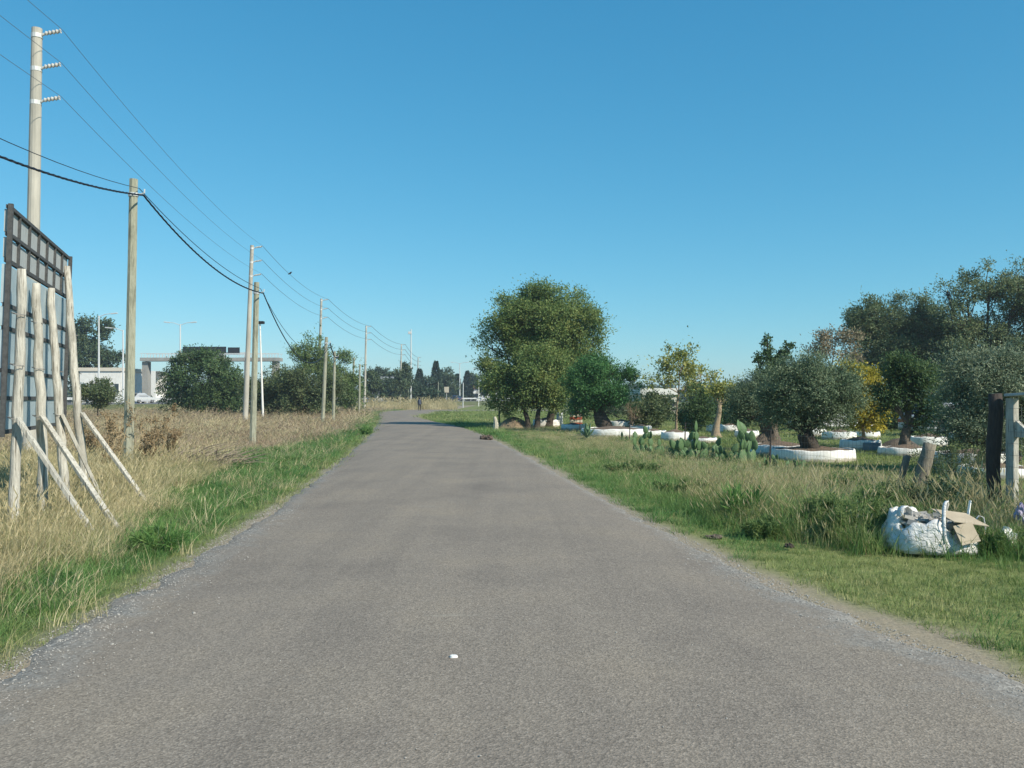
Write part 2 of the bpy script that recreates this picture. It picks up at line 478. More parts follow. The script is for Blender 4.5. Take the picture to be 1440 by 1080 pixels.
def attr(nt, n):
    a = nt.nodes.new('ShaderNodeAttribute'); a.attribute_name = n
    return a.outputs['Fac']
m, nt, b = newmat('ground_cover')
co = wcoord(nt)
nf = noise(nt, 9, 6, co, .7); nl = noise(nt, .6, 4, co, .6); nff = noise(nt, 45, 3, co, .7)
green = ramp(nt, nf, [(.3, (.075, .115, .040)), (.6, (.125, .165, .060)), (.8, (.22, .215, .10))])
dryc = ramp(nt, nf, [(.25, (.20, .155, .095)), (.6, (.34, .275, .17)), (.85, (.42, .355, .22))])
fieldc = ramp(nt, nl, [(.3, (.25, .19, .14)), (.6, (.33, .255, .185)), (.8, (.26, .235, .13))])
lawnc = ramp(nt, nf, [(.3, (.125, .155, .055)), (.55, (.18, .205, .075)), (.8, (.29, .275, .13))])
barec = ramp(nt, nff, [(.3, (.21, .17, .125)), (.7, (.36, .31, .24))])
c = mixc(nt, attr(nt, 'dry'), green, dryc)
c = mixc(nt, attr(nt, 'fieldm'), c, fieldc)
c = mixc(nt, attr(nt, 'lawn'), c, lawnc)
c = mixc(nt, attr(nt, 'bare'), c, barec)
nt.links.new(c, b.inputs['Base Color']); b.inputs['Roughness'].default_value = .95; b.inputs['Specular IOR Level'].default_value = .1
bump(nt, b, nf, .6, .04)
gm.materials.append(m)
ground = bpy.data.objects.new('ground', gm); link(ground); tag(ground, kind='structure')

# ------------------------------------------------------------------ road sheet
ts = np.concatenate([np.linspace(0, 6, 420), np.linspace(6, 14, 160)[1:]])
Lp = catmull(LEFT, ts); Rp = catmull(RIGHT, ts)
nc = 17
rv = []; ru = []
for i in range(len(ts)):
    a, b2 = Lp[i], Rp[i]
    near = 1.0 if a[1] < 70 else 0.4
    ja = (vnoise(a[1] * 2.1, 0.3, 51) - .5) * .28 * near + (vnoise(a[1] * 7.0, 1.3, 52) - .5) * .10
    jb = (vnoise(b2[1] * 2.1, 5.3, 53) - .5) * .28 * near + (vnoise(b2[1] * 7.0, 2.3, 54) - .5) * .10
    w = b2 - a; wl = np.linalg.norm(w); wn_ = w / wl
    a2 = a - wn_ * ja; b3 = b2 + wn_ * jb
    for k in range(nc):
        s = k / (nc - 1)
        s2 = .5 - .5 * math.cos(math.pi * s) * (1 if True else 0)
        p = a2 * (1 - s2) + b3 * s2
        edge = min(s2, 1 - s2) * wl
        zz = -0.012 + .045 * min(1, edge / 2.0) - (0.028 if k in (0, nc - 1) else 0)
        zz += (float(vnoise(p[0] * .8, p[1] * .5, 61)) - .5) * .012
        rv.append((p[0], p[1], zz)); ru.append((edge, s2))
rf = []
for i in range(len(ts) - 1):
    for k in range(nc - 1):
        a = i * nc + k
        rf.append((a, a + 1, a + nc + 1, a + nc))
rm = bpy.data.meshes.new('road'); rm.from_pydata(rv, [], rf)
rm.polygons.foreach_set('use_smooth', [True] * len(rm.polygons))
at_ = rm.attributes.new('edge', 'FLOAT', 'POINT'); at_.data.foreach_set('value', [u[0] for u in ru])
at2 = rm.attributes.new('across', 'FLOAT', 'POINT'); at2.data.foreach_set('value', [u[1] for u in ru])
m, nt, b = newmat('worn_asphalt')
co = wcoord(nt)
vor = nt.nodes.new('ShaderNodeTexVoronoi'); vor.inputs['Scale'].default_value = 105; nt.links.new(co, vor.inputs['Vector'])
vor2 = nt.nodes.new('ShaderNodeTexVoronoi'); vor2.inputs['Scale'].default_value = 55; nt.links.new(co, vor2.inputs['Vector'])
sep = nt.nodes.new('ShaderNodeSeparateColor'); nt.links.new(vor.outputs['Color'], sep.inputs[0])
stone = ramp(nt, sep.outputs[0], [(.0, (.134, .116, .095)), (.35, (.204, .176, .144)), (.75, (.246, .213, .175)), (.95, (.335, .292, .243))])
sep2 = nt.nodes.new('ShaderNodeSeparateColor'); nt.links.new(vor2.outputs['Color'], sep2.inputs[0])
stone = mixc(nt, .35, stone, ramp(nt, sep2.outputs[0], [(0, (.134, .117, .097)), (.6, (.231, .200, .165)), (1, (.295, .258, .214))]))
patch = noise(nt, .55, 5, co, .6)
mp = nt.nodes.new('ShaderNodeMapping'); mp.inputs['Scale'].default_value = (2.2, .09, 1); mp.inputs['Rotation'].default_value = (0, 0, math.radians(-6)); nt.links.new(co, mp.inputs[0])
streak = noise(nt, 1.0, 5, mp.outputs[0], .6)
c = mixc(nt, 1.0, stone, ramp(nt, patch, [(.25, (.80, .80, .82)), (.5, (1, 1, 1)), (.75, (1.13, 1.11, 1.06))]), 'MULTIPLY')
c = mixc(nt, 1.0, c, ramp(nt, streak, [(.28, (.88, .88, .89)), (.5, (1, 1, 1)), (.72, (1.08, 1.07, 1.05))]), 'MULTIPLY')
# dusty smears
mps = nt.nodes.new('ShaderNodeMapping'); mps.inputs['Scale'].default_value = (.5, 2.2, 1); nt.links.new(co, mps.inputs[0])
sm = noise(nt, 1.1, 5, mps.outputs[0], .65, .6)
c = mixc(nt, ramp(nt, sm, [(.66, (0, 0, 0)), (.78, (.45, .45, .45))]), c, (.36, .34, .285))
# loose bluish gravel along the edges
em = nt.nodes.new('ShaderNodeMath'); em.operation = 'MULTIPLY_ADD'
en = noise(nt, 2.3, 5, co, .65); nt.links.new(en, em.inputs[0]); em.inputs[1].default_value = 1.5; nt.links.new(attr(nt, 'edge'), em.inputs[2])
gmask = ramp(nt, em.outputs[0], [(.72, (1, 1, 1)), (1.0, (0, 0, 0))])
emd = nt.nodes.new('ShaderNodeMath'); emd.operation = 'MULTIPLY'; emd.inputs[1].default_value = .80
nt.links.new(em.outputs[0], emd.inputs[0])
gmask = ramp(nt, emd.outputs[0], [(.62, (1, 1, 1)), (1.0, (0, 0, 0))])
gravel = ramp(nt, sep2.outputs[1], [(0, (.14, .132, .118)), (.5, (.222, .210, .188)), (1, (.31, .295, .265))])
c = mixc(nt, gmask, c, gravel)
nt.links.new(c, b.inputs['Base Color']); b.inputs['Roughness'].default_value = .88; b.inputs['Specular IOR Level'].default_value = .2
hh = nt.nodes.new('ShaderNodeMath'); hh.operation = 'ADD'
nt.links.new(vor.outputs['Distance'], hh.inputs[0]); nt.links.new(vor2.outputs['Distance'], hh.inputs[1])
bump(nt, b, hh.outputs[0], .5, .004)
rm.materials.append(m)
road = bpy.data.objects.new('road', rm); link(road); tag(road, kind='structure')

# ------------------------------------------------------------------ highway on a low bank beyond the field
HA = np.array((-134.0, -107.0)); HDIR = np.array((50.0, 140.0)); HDIR /= np.linalg.norm(HDIR); HN = np.array((HDIR[1], -HDIR[0]))
def HP(d, off=0, zz=0.9):      # point on the highway line at depth d, off metres towards the field
    t = (d - HA[1]) / HDIR[1]
    p = HA + HDIR * t + HN * off
    return Vector((p[0], p[1], zz))
hb = MB()
prof = [(14, -.3), (9.5, .86), (9.3, .9), (-30, .9), (-34, -.3)]
ds = [40, 90, 130, 180, 240, 330, 500, 900]
for d in ds:
    for o_, zz in prof: hb.v.append(tuple(HP(d, o_, zz)))
for i in range(len(ds) - 1):
    for k in range(len(prof) - 1):
        a = i * len(prof) + k; hb.f.append((a, a + 1, a + 1 + len(prof), a + len(prof)))
mh = simple('highway_asphalt', (.15, .15, .15), (.11, .11, .11), .3, .9, None, 0)
ho = hb.build('highway', mh); tag(ho, kind='structure')
mg_ = simple('bank_grass', (.13, .14, .055), (.08, .09, .035), .6, .95, None, .3)
ho.data.materials.append(mg_)
for i, p in enumerate(ho.data.polygons):
    if i % (len(prof) - 1) in (0, 3): p.material_index = 1
gr = empty('guard_rail', HP(200, .6, .9), 'long pale metal guard rail along the middle of the highway', 'guard rail')
rb = MB(); 
rb.beam(HP(95, .5, 1.55), HP(420, .5, 1.55), .08, .32)
rb.build('rail', M['galv'], gr)
for k in range(60):
    MB().box(HP(96 + 4.0 * k, .6, 1.15), (.12, .12, .6)).build('post', M['galv'], gr)

# ------------------------------------------------------------------ trees
def tree(name, label, cat, d, base_px, lobes, leaf, bark, trunk_r, seed, leaves=12000, clump=.22, twig=(.45, .2), size=(.11, .05), nclump=60,
         up=.25, dens=1.0, group=None, base_d=None, depth=.85, fork=.45, flare=1.5, limbs=True, lean=0.0, spiky=.8, shell=.45, trunks=1, gnarl=0.0, bare=False, wpow=1.0, shoot=2.0):
    """lobes in photograph pixels at depth d: (px, py, rx, ry[, depth offset in m])"""
    rng = np.random.default_rng(seed); rr = random.Random(seed)
    k = d / F
    LB = []
    for lb in lobes:
        c = np.array((WX(lb[0], d), d + (lb[4] if len(lb) > 4 else 0), WZ(lb[1], d)))
        r = np.array((lb[2] * k, 0.5 * depth * (lb[2] + lb[3]) * k if lb[3] < 1.6 * lb[2] else depth * lb[2] * k, lb[3] * k))
        LB.append((c, r))
    bx = WX(base_px, d)
    gz = float(ground_h(bx, d)) if d < 150 else 0
    org = (bx, d, gz - .02)
    root = empty(name, org, label, cat, group)
    # clumps
    w = np.array([(r[0] * r[2]) ** wpow for c, r in LB]); w = w / w.sum()
    nk = nclump
    li = rng.choice(len(LB), nk, p=w)
    u = rng.normal(size=(nk, 3)); u /= np.linalg.norm(u, axis=1)[:, None]
    rad = shell + (1 - shell) * rng.random(nk) ** .6
    C = np.array([LB[i][0] for i in li]); R = np.array([LB[i][1] for i in li])
    cl = C + u * R * (rad * rng.uniform(.86, 1.12, nk))[:, None] * .94
    mr = np.cbrt(R.prod(1))
    csz = clump * mr * rng.uniform(.7, 1.35, nk)
    outd = u * np.array((1, 1, .8))
    keep = cl[:, 2] > gz + .05
    cl, csz, outd, li = cl[keep], csz[keep], outd[keep], li[keep]
    nk = len(cl)
    if not bare:
        per = 7
        ntw = max(1, leaves // per)
        pw = csz ** 2 * rng.lognormal(0, .55, nk); pw = pw / pw.sum()
        ci = rng.choice(nk, ntw, p=pw)
        g = rng.normal(size=(ntw, 3)); gl = np.linalg.norm(g, axis=1)[:, None]; g = g / gl
        rad = rng.random(ntw) ** .45
        tp = cl[ci] + g * (csz[ci] * rad)[:, None] * np.array((1.15, 1.15, .8))
        td = g * .8 + outd[ci] * .7 + rng.normal(size=(ntw, 3)) * spiky * .5 + np.array((0, 0, up))
        td /= np.linalg.norm(td, axis=1)[:, None]
        tl = rng.uniform(.5, 1.3, ntw) * twig[0] * np.where(rng.random(ntw) < .10, shoot, 1.0)
        t = rng.random((ntw, per))
        P = tp[:, None, :] + td[:, None, :] * (t * tl[:, None])[:, :, None] + rng.normal(size=(ntw, per, 3)) * twig[1] * .35
        P = P.reshape(-1, 3)
        A = np.repeat(td, per, 0) + rng.normal(size=P.shape) * spiky
        A /= np.linalg.norm(A, axis=1)[:, None]
        want = np.repeat(g * .8 + outd[ci] * .9 + np.array((0, 0, .35)), per, 0) + rng.normal(size=P.shape) * .55
        B = np.cross(A, want); B /= np.linalg.norm(B, axis=1)[:, None] + 1e-9
        ls = size[0] * rng.uniform(.6, 1.3, len(P))[:, None]; lw = size[1] * rng.uniform(.7, 1.25, len(P))[:, None]
        N_ = np.cross(A, B)
        bend = N_ * ls * rng.uniform(-.18, .18, len(P))[:, None]
        V = np.stack([P, P + A * ls * .5 + B * lw * .5 + bend, P + A * ls, P + A * ls * .5 - B * lw * .5 + bend], 1)
        V = V[V[:, :, 2].min(1) > gz - .02]
        me = quads_mesh('crown', V, leaf, org)
        cr = bpy.data.objects.new('crown', me); link(cr, root)
    # wood
    tb = MB()
    top = min(c[2] for c, r in LB); zc = float(np.average([c[2] for c, r in LB], weights=w))
    fz = gz + (zc - gz) * fork
    cx = float(np.average([c[0] for c, r in LB], weights=w)); cy = float(np.average([c[1] for c, r in LB], weights=w))
    forks = []
    for q in range(trunks):
        ox = (q - (trunks - 1) / 2) * trunk_r * 2.2
        bxx, byy = bx + ox, d + (rr.uniform(-.3, .3) * trunk_r * 3 if trunks > 1 else 0)
        fx = bx + ox * 2.2 + (cx - bx) * .35 + lean; fy = d + (cy - d) * .3
        pts = []; rads = []
        nseg = 9
        for i in range(nseg + 1):
            s = i / nseg
            wob = trunk_r * .35 * math.sin(s * 5 + seed + q)
            pts.append((bxx + (fx - bxx) * s ** 1.2 + wob, byy + (fy - byy) * s, gz - .12 + (fz - gz + .12) * s))
            rads.append(trunk_r * ((1 - .42 * s) + (flare - 1) * math.exp(-s * 7)))
        n0 = len(tb.v)
        ns = 16 if gnarl else 9
        tb.tube(pts, rads, ns, .05 + gnarl * .12, rr)
        if gnarl:
            for i in range(nseg + 1):
                for kk in range(ns):
                    vi = n0 + i * ns + kk
                    p = Vector(tb.v[vi]); c_ = Vector(pts[i])
                    a = 2 * math.pi * kk / ns
                    f_ = 1 + gnarl * (.28 * math.sin(3 * a + i * .5 + seed) + .16 * math.sin(5 * a - i * .35 + seed * 2)) * (1.25 - .5 * i / nseg)
                    tb.v[vi] = tuple(c_ + (p - c_) * f_)
        forks.append((Vector(pts[-1]), rads[-1]))
    if limbs:
        ends = []
        for i, (c, r) in enumerate(LB):
            fp, fr = forks[i % len(forks)]
            tgt = Vector(c) - Vector((0, 0, r[2] * .25))
            mid = fp.lerp(tgt, .5) + Vector((rr.uniform(-.2, .2), rr.uniform(-.2, .2), rr.uniform(-.05, .2))) * (tgt - fp).length * .45
            pts = [fp.lerp(mid, s) * (1 - s) + mid.lerp(tgt, s) * s for s in np.linspace(0, 1, 7)]
            r0 = fr * .62; r1 = max(.012, fr * .22)
            tb.tube(pts, [r0 + (r1 - r0) * s for s in np.linspace(0, 1, 7)], 6, .06, rr)
            ends.append((pts[4], pts[-1], r1))
        for i in range(nk):
            if rr.random() < .75:
                a, e, r1 = ends[li[i]]
                a = a.lerp(e, rr.random())
                tgt = Vector(cl[i])
                mid = a.lerp(tgt, .5) + Vector((rr.uniform(-.15, .15), rr.uniform(-.15, .15), rr.uniform(0, .2))) * (tgt - a).length
                pts = [a, a.lerp(mid, .6).lerp(mid, .3), mid.lerp(tgt, .35), tgt]
                tb.tube(pts, [r1 * .8, r1 * .6, r1 * .42, r1 * .16], 4, 0, rr, caps=False)
                if bare:
                    for q in range(9):
                        dv = Vector(rng.normal(size=3)).normalized() * csz[i] * 1.6 + Vector((0, 0, csz[i] * .4))
                        tb.tube([tgt, tgt + dv * .5 + Vector((0, 0, .02)), tgt + dv], [r1 * .2, r1 * .14, .003], 3, caps=False)
    tb.build('trunk', bark, root, smooth=True)
    return root

# big pair of trees that shade the road
tree('broad_tree', 'tallest round leafy tree with leaning trunk beside the road bend', 'tree', 51, 773,
     [(765, 450, 56, 44), (806, 475, 38, 50), (715, 455, 34, 40), (700, 500, 26, 36), (798, 525, 42, 40), (778, 416, 44, 16), (832, 478, 20, 30), (745, 495, 38, 42), (690, 455, 16, 22), (805, 428, 30, 22), (686, 530, 18, 34), (828, 520, 24, 30), (765, 548, 38, 22), (806, 555, 30, 20), (680, 478, 14, 22)],
     L['poplar'], M['barkd'], .25, 11, 120000, .27, (.45, .25), (.125, .07), 230, up=-.1, lean=.3, flare=1.35, shell=.4)
tree('broad_tree', 'shorter yellow-tinged leafy tree in front of the tallest round tree', 'tree', 48.5, 747,
     [(728, 524, 32, 28), (752, 530, 34, 40), (706, 545, 22, 28), (735, 556, 34, 20), (782, 540, 24, 32), (712, 566, 24, 12), (765, 505, 26, 26), (775, 565, 22, 12)],
     L['poplar'], M['barkd'], .18, 12, 48000, .31, (.4, .22), (.12, .07), 120, up=-.15, trunks=2, flare=1.25, shell=.4, lean=.1)
tree('feathery_tree', 'bright green spreading tree with thick dark trunk on a low white bed', 'tree', 43.5, 846,
     [(848, 522, 40, 17), (872, 532, 22, 18), (815, 545, 22, 22), (852, 556, 44, 18), (830, 512, 26, 10), (880, 555, 18, 16), (820, 572, 22, 12)],
     L['mimosa'], M['barkd'], .42, 13, 32000, .34, (.3, .2), (.10, .055), 90, up=.1, flare=1.9, gnarl=.5, fork=.5)
tree('slender_tree', 'thin open tree with yellow-green leaves and sky showing through', 'tree', 42, 950,
     [(958, 510, 34, 22), (988, 522, 24, 18), (936, 505, 16, 18), (952, 490, 18, 10), (925, 535, 20, 10), (1000, 528, 16, 12), (965, 540, 26, 14)],
     L['lime'], M['barkp'], .075, 14, 3600, .17, (.34, .2), (.14, .07), 64, up=0, flare=1.1, fork=.62, shell=.1, shoot=2.6)
tree('column_shrub', 'dense dark green upright shrub beside the flared pale trunk', 'shrub', 40, 980,
     [(980, 578, 20, 26), (982, 556, 16, 14), (976, 595, 16, 12)],
     L['dark'], M['barkd'], .10, 15, 16000, .34, (.2, .12), (.085, .055), 60, up=.5)
tree('flared_trunk_tree', 'small tree with pale flared trunk and few yellow-green leaves', 'tree', 38, 1008,
     [(1016, 548, 14, 8), (1004, 552, 12, 7), (1026, 556, 9, 7)],
     L['lime'], M['barkp'], .16, 16, 1700, .4, (.25, .2), (.13, .07), 16, up=.2, flare=2.3, fork=.72)
tree('olive_tree', 'olive tree with thick splayed trunk behind the other thick-trunked olive', 'olive tree', 27.6, 1080,
     [(1062, 562, 36, 28), (1084, 545, 32, 22), (1042, 578, 20, 22), (1052, 538, 20, 14), (1100, 560, 20, 26)],
     L['olive'], M['barkg'], .36, 17, 22000, .30, (.28, .12), (.085, .024), 90, up=.35, flare=1.8, gnarl=.9, fork=.55, trunks=1)
tree('olive_tree', 'round-headed olive with thick dark trunk in the broadest white ring bed', 'olive tree', 23.8, 1134,
     [(1142, 548, 58, 36), (1108, 560, 36, 36), (1186, 560, 28, 32), (1160, 582, 38, 22), (1150, 524, 46, 20), (1112, 596, 22, 12), (1090, 545, 20, 28)],
     L['olive'], M['barkd'], .30, 18, 48000, .28, (.28, .12), (.085, .024), 150, up=.35, flare=1.7, gnarl=.9, fork=.42)
tree('autumn_tree', 'narrow golden yellow autumn tree in a small white ring bed', 'tree', 29, 1214,
     [(1214, 540, 27, 32), (1219, 580, 24, 24), (1200, 530, 20, 24), (1230, 565, 14, 36), (1210, 560, 28, 30)],
     L['yellow'], M['barkp'], .075, 19, 15000, .3, (.22, .12), (.095, .06), 70, up=0, flare=1.2, fork=.5)
tree('gnarled_tree', 'dark green tree with a bare forked limb over a root mound', 'tree', 26.5, 1272,
     [(1280, 532, 34, 24), (1258, 570, 20, 14), (1306, 572, 22, 20), (1248, 545, 18, 22), (1294, 592, 24, 10), (1270, 512, 22, 14), (1312, 545, 20, 20), (1325, 590, 18, 16)],
     L['dark'], M['barkg'], .17, 20, 22000, .30, (.24, .12), (.075, .042), 80, up=.2, flare=2.4, gnarl=.9, fork=.45)
tree('silver_tree', 'bushy silver-green olive behind the wooden gate post', 'olive tree', 19.5, 1400,
     [(1392, 535, 52, 40), (1352, 572, 30, 42), (1424, 560, 40, 55), (1385, 605, 46, 34), (1440, 520, 34, 34), (1340, 610, 20, 28), (1470, 580, 40, 60)],
     L['silver'], M['barkg'], .16, 21, 76000, .28, (.34, .12), (.085, .022), 160, up=.55, flare=1.4, fork=.3, trunks=2, shell=.35)
tree('large_tree', 'broad grey-green tree rising behind the yellow autumn tree', 'tree', 60, 1255,
     [(1240, 448, 44, 30), (1285, 442, 38, 28), (1208, 468, 26, 24), (1305, 472, 42, 36), (1258, 488, 54, 28), (1230, 512, 40, 26), (1290, 520, 50, 30), (1225, 440, 24, 16)],
     L['oak'], M['barkd'], .34, 22, 62000, .27, (.5, .25), (.18, .08), 190, up=.1, shell=.3)
tree('large_tree', 'tallest open-crowned tree rising behind the silver-green olive', 'tree', 57, 1372,
     [(1392, 398, 36, 28), (1425, 425, 40, 48), (1345, 445, 36, 34), (1435, 385, 24, 20), (1368, 485, 62, 36), (1332, 405, 20, 15), (1425, 490, 44, 36), (1476, 430, 46, 60), (1360, 420, 34, 22), (1480, 500, 40, 40), (1340, 520, 50, 26)],
     L['oak'], M['barkd'], .36, 23, 76000, .25, (.5, .25), (.18, .078), 230, up=.1, fork=.4, shell=.2)
tree('russet_tree', 'sparse reddish-brown tree showing above the round-headed olive', 'tree', 54, 1168,
     [(1158, 482, 28, 16), (1186, 492, 26, 20), (1140, 498, 18, 14), (1176, 472, 22, 12), (1196, 482, 18, 14), (1128, 488, 10, 8)],
     L['rust'], M['barkp'], .11, 24, 3400, .24, (.4, .25), (.16, .075), 55, up=.1, fork=.65, shell=.25)
tree('ivy_clad_tree', 'dark tree with ivy-wrapped upright stems poking above the olives', 'tree', 42, 1088,
     [(1079, 480, 4, 12), (1080, 500, 5, 14), (1066, 508, 3.5, 12), (1066, 526, 4, 10), (1096, 505, 7, 7), (1103, 498, 6, 7), (1110, 489, 5, 8), (1084, 522, 12, 12), (1090, 512, 8, 8), (1092, 545, 20, 22)],
     L['dark'], M['barkd'], .16, 25, 16000, .75, (.13, .08), (.10, .08), 130, up=.4, shell=.1, fork=.6, wpow=.45)
for i, (dd, bp, lobes, lf, lab, n) in enumerate([
    (47, 905, [(905, 578, 18, 14), (898, 590, 14, 9)], 'scrub', 'low olive-green bush beside the feathery tree', 5000),
    (49, 924, [(924, 570, 14, 20), (918, 585, 14, 12)], 'scrub', 'upright bush left of the thin open tree', 5000),
    (62, 945, [(940, 575, 30, 14), (965, 580, 25, 12), (1005, 578, 34, 16)], 'far', 'dark hedge-like bush behind the thin open tree', 6000),
    (66, 1060, [(1045, 575, 40, 18), (1090, 570, 40, 22)], 'far', 'dark bush behind the two thick-trunked olives', 7000),
    (66, 1190, [(1180, 575, 50, 22), (1235, 580, 40, 22), (1150, 545, 30, 18)], 'far', 'dark bush far behind the yellow autumn tree', 9000),
    (60, 1330, [(1310, 560, 46, 34), (1370, 550, 50, 40), (1330, 590, 50, 16)], 'dark', 'dark thicket beneath the tallest open-crowned tree', 12000),
    (50, 1105, [(1100, 580, 34, 22), (1140, 585, 30, 18)], 'dark', 'dark green bush just behind the round-headed olive trunk', 9000),
    (46, 1255, [(1250, 585, 26, 20), (1225, 592, 20, 12)], 'dark', 'shady bush between the yellow autumn tree and the gnarled tree', 7000),
    (44, 1345, [(1340, 580, 34, 26), (1375, 590, 30, 18), (1320, 595, 20, 10)], 'scrub', 'grey-green bush behind the parked silver car', 9000),
    (38, 1420, [(1420, 580, 40, 34), (1460, 590, 40, 26)], 'scrub', 'wide bush behind the white timber gate', 9000),
    (52, 1030, [(1030, 578, 30, 16), (1055, 570, 22, 18)], 'dark', 'dark bush behind the olive with splayed trunk', 8000),
    (70, 875, [(875, 570, 26, 14), (840, 575, 24, 14), (800, 578, 22, 12)], 'far', 'dark bush behind the feathery tree trunk', 6000),
]):
    tree('background_bush', lab, 'bush', dd, bp, lobes, L[lf], M['barkd'], .09, 40 + i, n, .34, (.3, .2), (.14, .08), 40, up=.2)
tree('twiggy_shrub', 'leafless pinkish twiggy shrub beside the feathery tree', 'shrub', 45, 888,
     [(888, 576, 11, 14), (893, 585, 10, 8)], None, M['barkp'], .05, 48, bare=True, clump=.5, nclump=40, flare=1.1, fork=.3)

# left side
tree('far_tree', 'tall dark tree behind the sign panel and white wall', 'tree', 150, 132,
     [(122, 472, 26, 26), (152, 492, 18, 16), (118, 508, 34, 28), (95, 490, 30, 34), (160, 515, 16, 16)], L['far'], M['barkd'], .5, 51, 22000, .28, (.9, .4), (.42, .22), 70, up=.1)
tree('scrub_bush', 'low green bush in front of the white wall', 'bush', 66, 138,
     [(138, 552, 26, 20), (120, 560, 20, 14), (158, 562, 16, 12)], L['scrub'], M['barkd'], .08, 52, 8000, .34, (.3, .2), (.14, .08), 40, up=.2)
tree('dense_bush', 'large rounded dark bush below the dark highway sign panels', 'bush', 84, 285,
     [(285, 532, 50, 36), (250, 545, 28, 32), (322, 540, 26, 36), (285, 505, 38, 16), (300, 565, 40, 18), (255, 570, 30, 13), (335, 568, 18, 14), (290, 575, 55, 9)], L['dark'], M['barkd'], .14, 53, 36000, .28, (.45, .25), (.20, .12), 120, up=.1, fork=.3)
tree('dense_bush', 'dark bush behind the white post with the black lamp head', 'bush', 78, 378,
     [(375, 548, 34, 32), (358, 562, 22, 24), (400, 555, 30, 32), (380, 578, 40, 10)], L['scrub'], M['barkd'], .12, 54, 18000, .3, (.42, .25), (.19, .11), 70, up=.1, fork=.3)
tree('dense_bush', 'brownish green bush behind the greenish timber poles', 'bush', 76, 430,
     [(425, 555, 34, 30), (445, 545, 28, 34), (465, 562, 26, 24), (410, 545, 22, 26), (440, 580, 48, 9)], L['scrub'], M['barkd'], .12, 55, 18000, .3, (.42, .25), (.19, .11), 70, up=.1, fork=.3)
tree('upright_tree', 'light green tree with upright shoots above the roadside bushes', 'tree', 86, 436,
     [(438, 505, 26, 28), (424, 492, 10, 22), (449, 486, 9, 20), (438, 525, 32, 24), (436, 480, 8, 14)], L['upright'], M['barkg'], .12, 56, 13000, .34, (.7, .15), (.19, .085), 44, up=1.2, fork=.5, spiky=.5)
tree('upright_tree', 'yellowish green tree at the end of the roadside bushes', 'tree', 90, 488,
     [(486, 520, 20, 30), (478, 548, 28, 28), (494, 555, 16, 26), (488, 575, 20, 10), (468, 522, 14, 20)], L['upright'], M['barkg'], .12, 57, 15000, .32, (.5, .2), (.19, .095), 50, up=.4, fork=.4)
for i, (dd, bp, lobes, lf, lab, kw) in enumerate([
    (150, 522, [(520, 542, 14, 16), (528, 552, 14, 10)], 'far', 'round grey-green tree behind the dry reeds', {}),
    (230, 542, [(540, 526, 13, 6), (536, 532, 12, 6)], 'far', 'flat-topped far tree above the grey roof', {}),
    (165, 560, [(558, 535, 7, 22), (560, 548, 9, 14)], 'far', 'loose poplar next to the distant power pole', dict(up=.8)),
    (175, 571, [(571, 528, 5, 22), (572, 545, 7, 16)], 'far', 'slim poplar next to the tall light mast', dict(up=.8)),
    (190, 606, [(604, 545, 12, 14), (598, 552, 12, 10)], 'conifer', 'low dark tree left of the pointed conifer', {}),
    (215, 628, [(628, 532, 12, 14), (622, 545, 16, 12), (636, 540, 9, 14)], 'far', 'round bright green tree right of the pointed conifer', {}),
    (180, 548, [(548, 548, 12, 14), (556, 555, 10, 10)], 'far', 'bushy tree between the grey roof and the loose poplar', {}),
    (185, 583, [(582, 548, 8, 16), (578, 556, 8, 10)], 'conifer', 'dark narrow tree right below the light mast', {}),
    (240, 668, [(668, 538, 10, 10), (680, 545, 12, 8)], 'far', 'low tree partly hiding the white house', {}),
    (150, 600, [(594, 562, 10, 12), (604, 560, 10, 12)], 'conifer', 'dark roadside bush where the road bends away', {}),
]):
    tree('distant_tree', lab, 'tree', dd, bp, lobes, L[lf], M['barkd'], .2, 60 + i, 5000, .34, (.6, .3), (.38, .22), 34, **kw)

def conifer(px, d, top, w, seed, label):
    rng = np.random.default_rng(seed)
    bx = WX(px, d); h = WZ(top, d); r = w / 2 * d / F
    root = empty('conifer_tree', (bx, d, 0), label, 'conifer', 'conifers along the highway')
    n = 5200
    s = rng.random(n) ** 1.25; a = rng.random(n) * 2 * math.pi
    lay = np.sin(s * 34 + a * 2) * .12 + 1
    rad = 1.2 * r * (1.0 - s) ** .85 * np.clip(s * 5 + .55, 0, 1) * lay * (.55 + .45 * rng.random(n)) + .08
    P = np.stack([bx + np.cos(a) * rad, d + np.sin(a) * rad, .5 + (h - .5) * s], 1)
    A = np.stack([np.cos(a), np.sin(a), np.full(n, -.15)], 1) + rng.normal(size=(n, 3)) * .5
    A /= np.linalg.norm(A, axis=1)[:, None]
    B = np.cross(A, rng.normal(size=(n, 3))); B /= np.linalg.norm(B, axis=1)[:, None]
    ls = rng.uniform(.3, .6, n)[:, None]
    V = np.stack([P, P + A * ls * .5 + B * .12, P + A * ls, P + A * ls * .5 - B * .12], 1)
    o = bpy.data.objects.new('crown', quads_mesh('crown', V, L['conifer'], (bx, d, 0))); link(o, root)
    MB().tube([(bx, d, -.1), (bx, d, h * .9)], [.22, .04], 7).build('trunk', M['barkd'], root)
conifer(613, 200, 508, 21, 71, 'tall pointed dark conifer above the road bend')
conifer(590, 205, 519, 22, 72, 'medium conifer beside the tall light mast')
conifer(643, 235, 526, 17, 73, 'small conifer beside the double-armed lamp post')
conifer(657, 240, 522, 19, 74, 'dark conifer left of the white house')
conifer(620, 260, 520, 14, 75, 'slim conifer behind the round bright green tree')

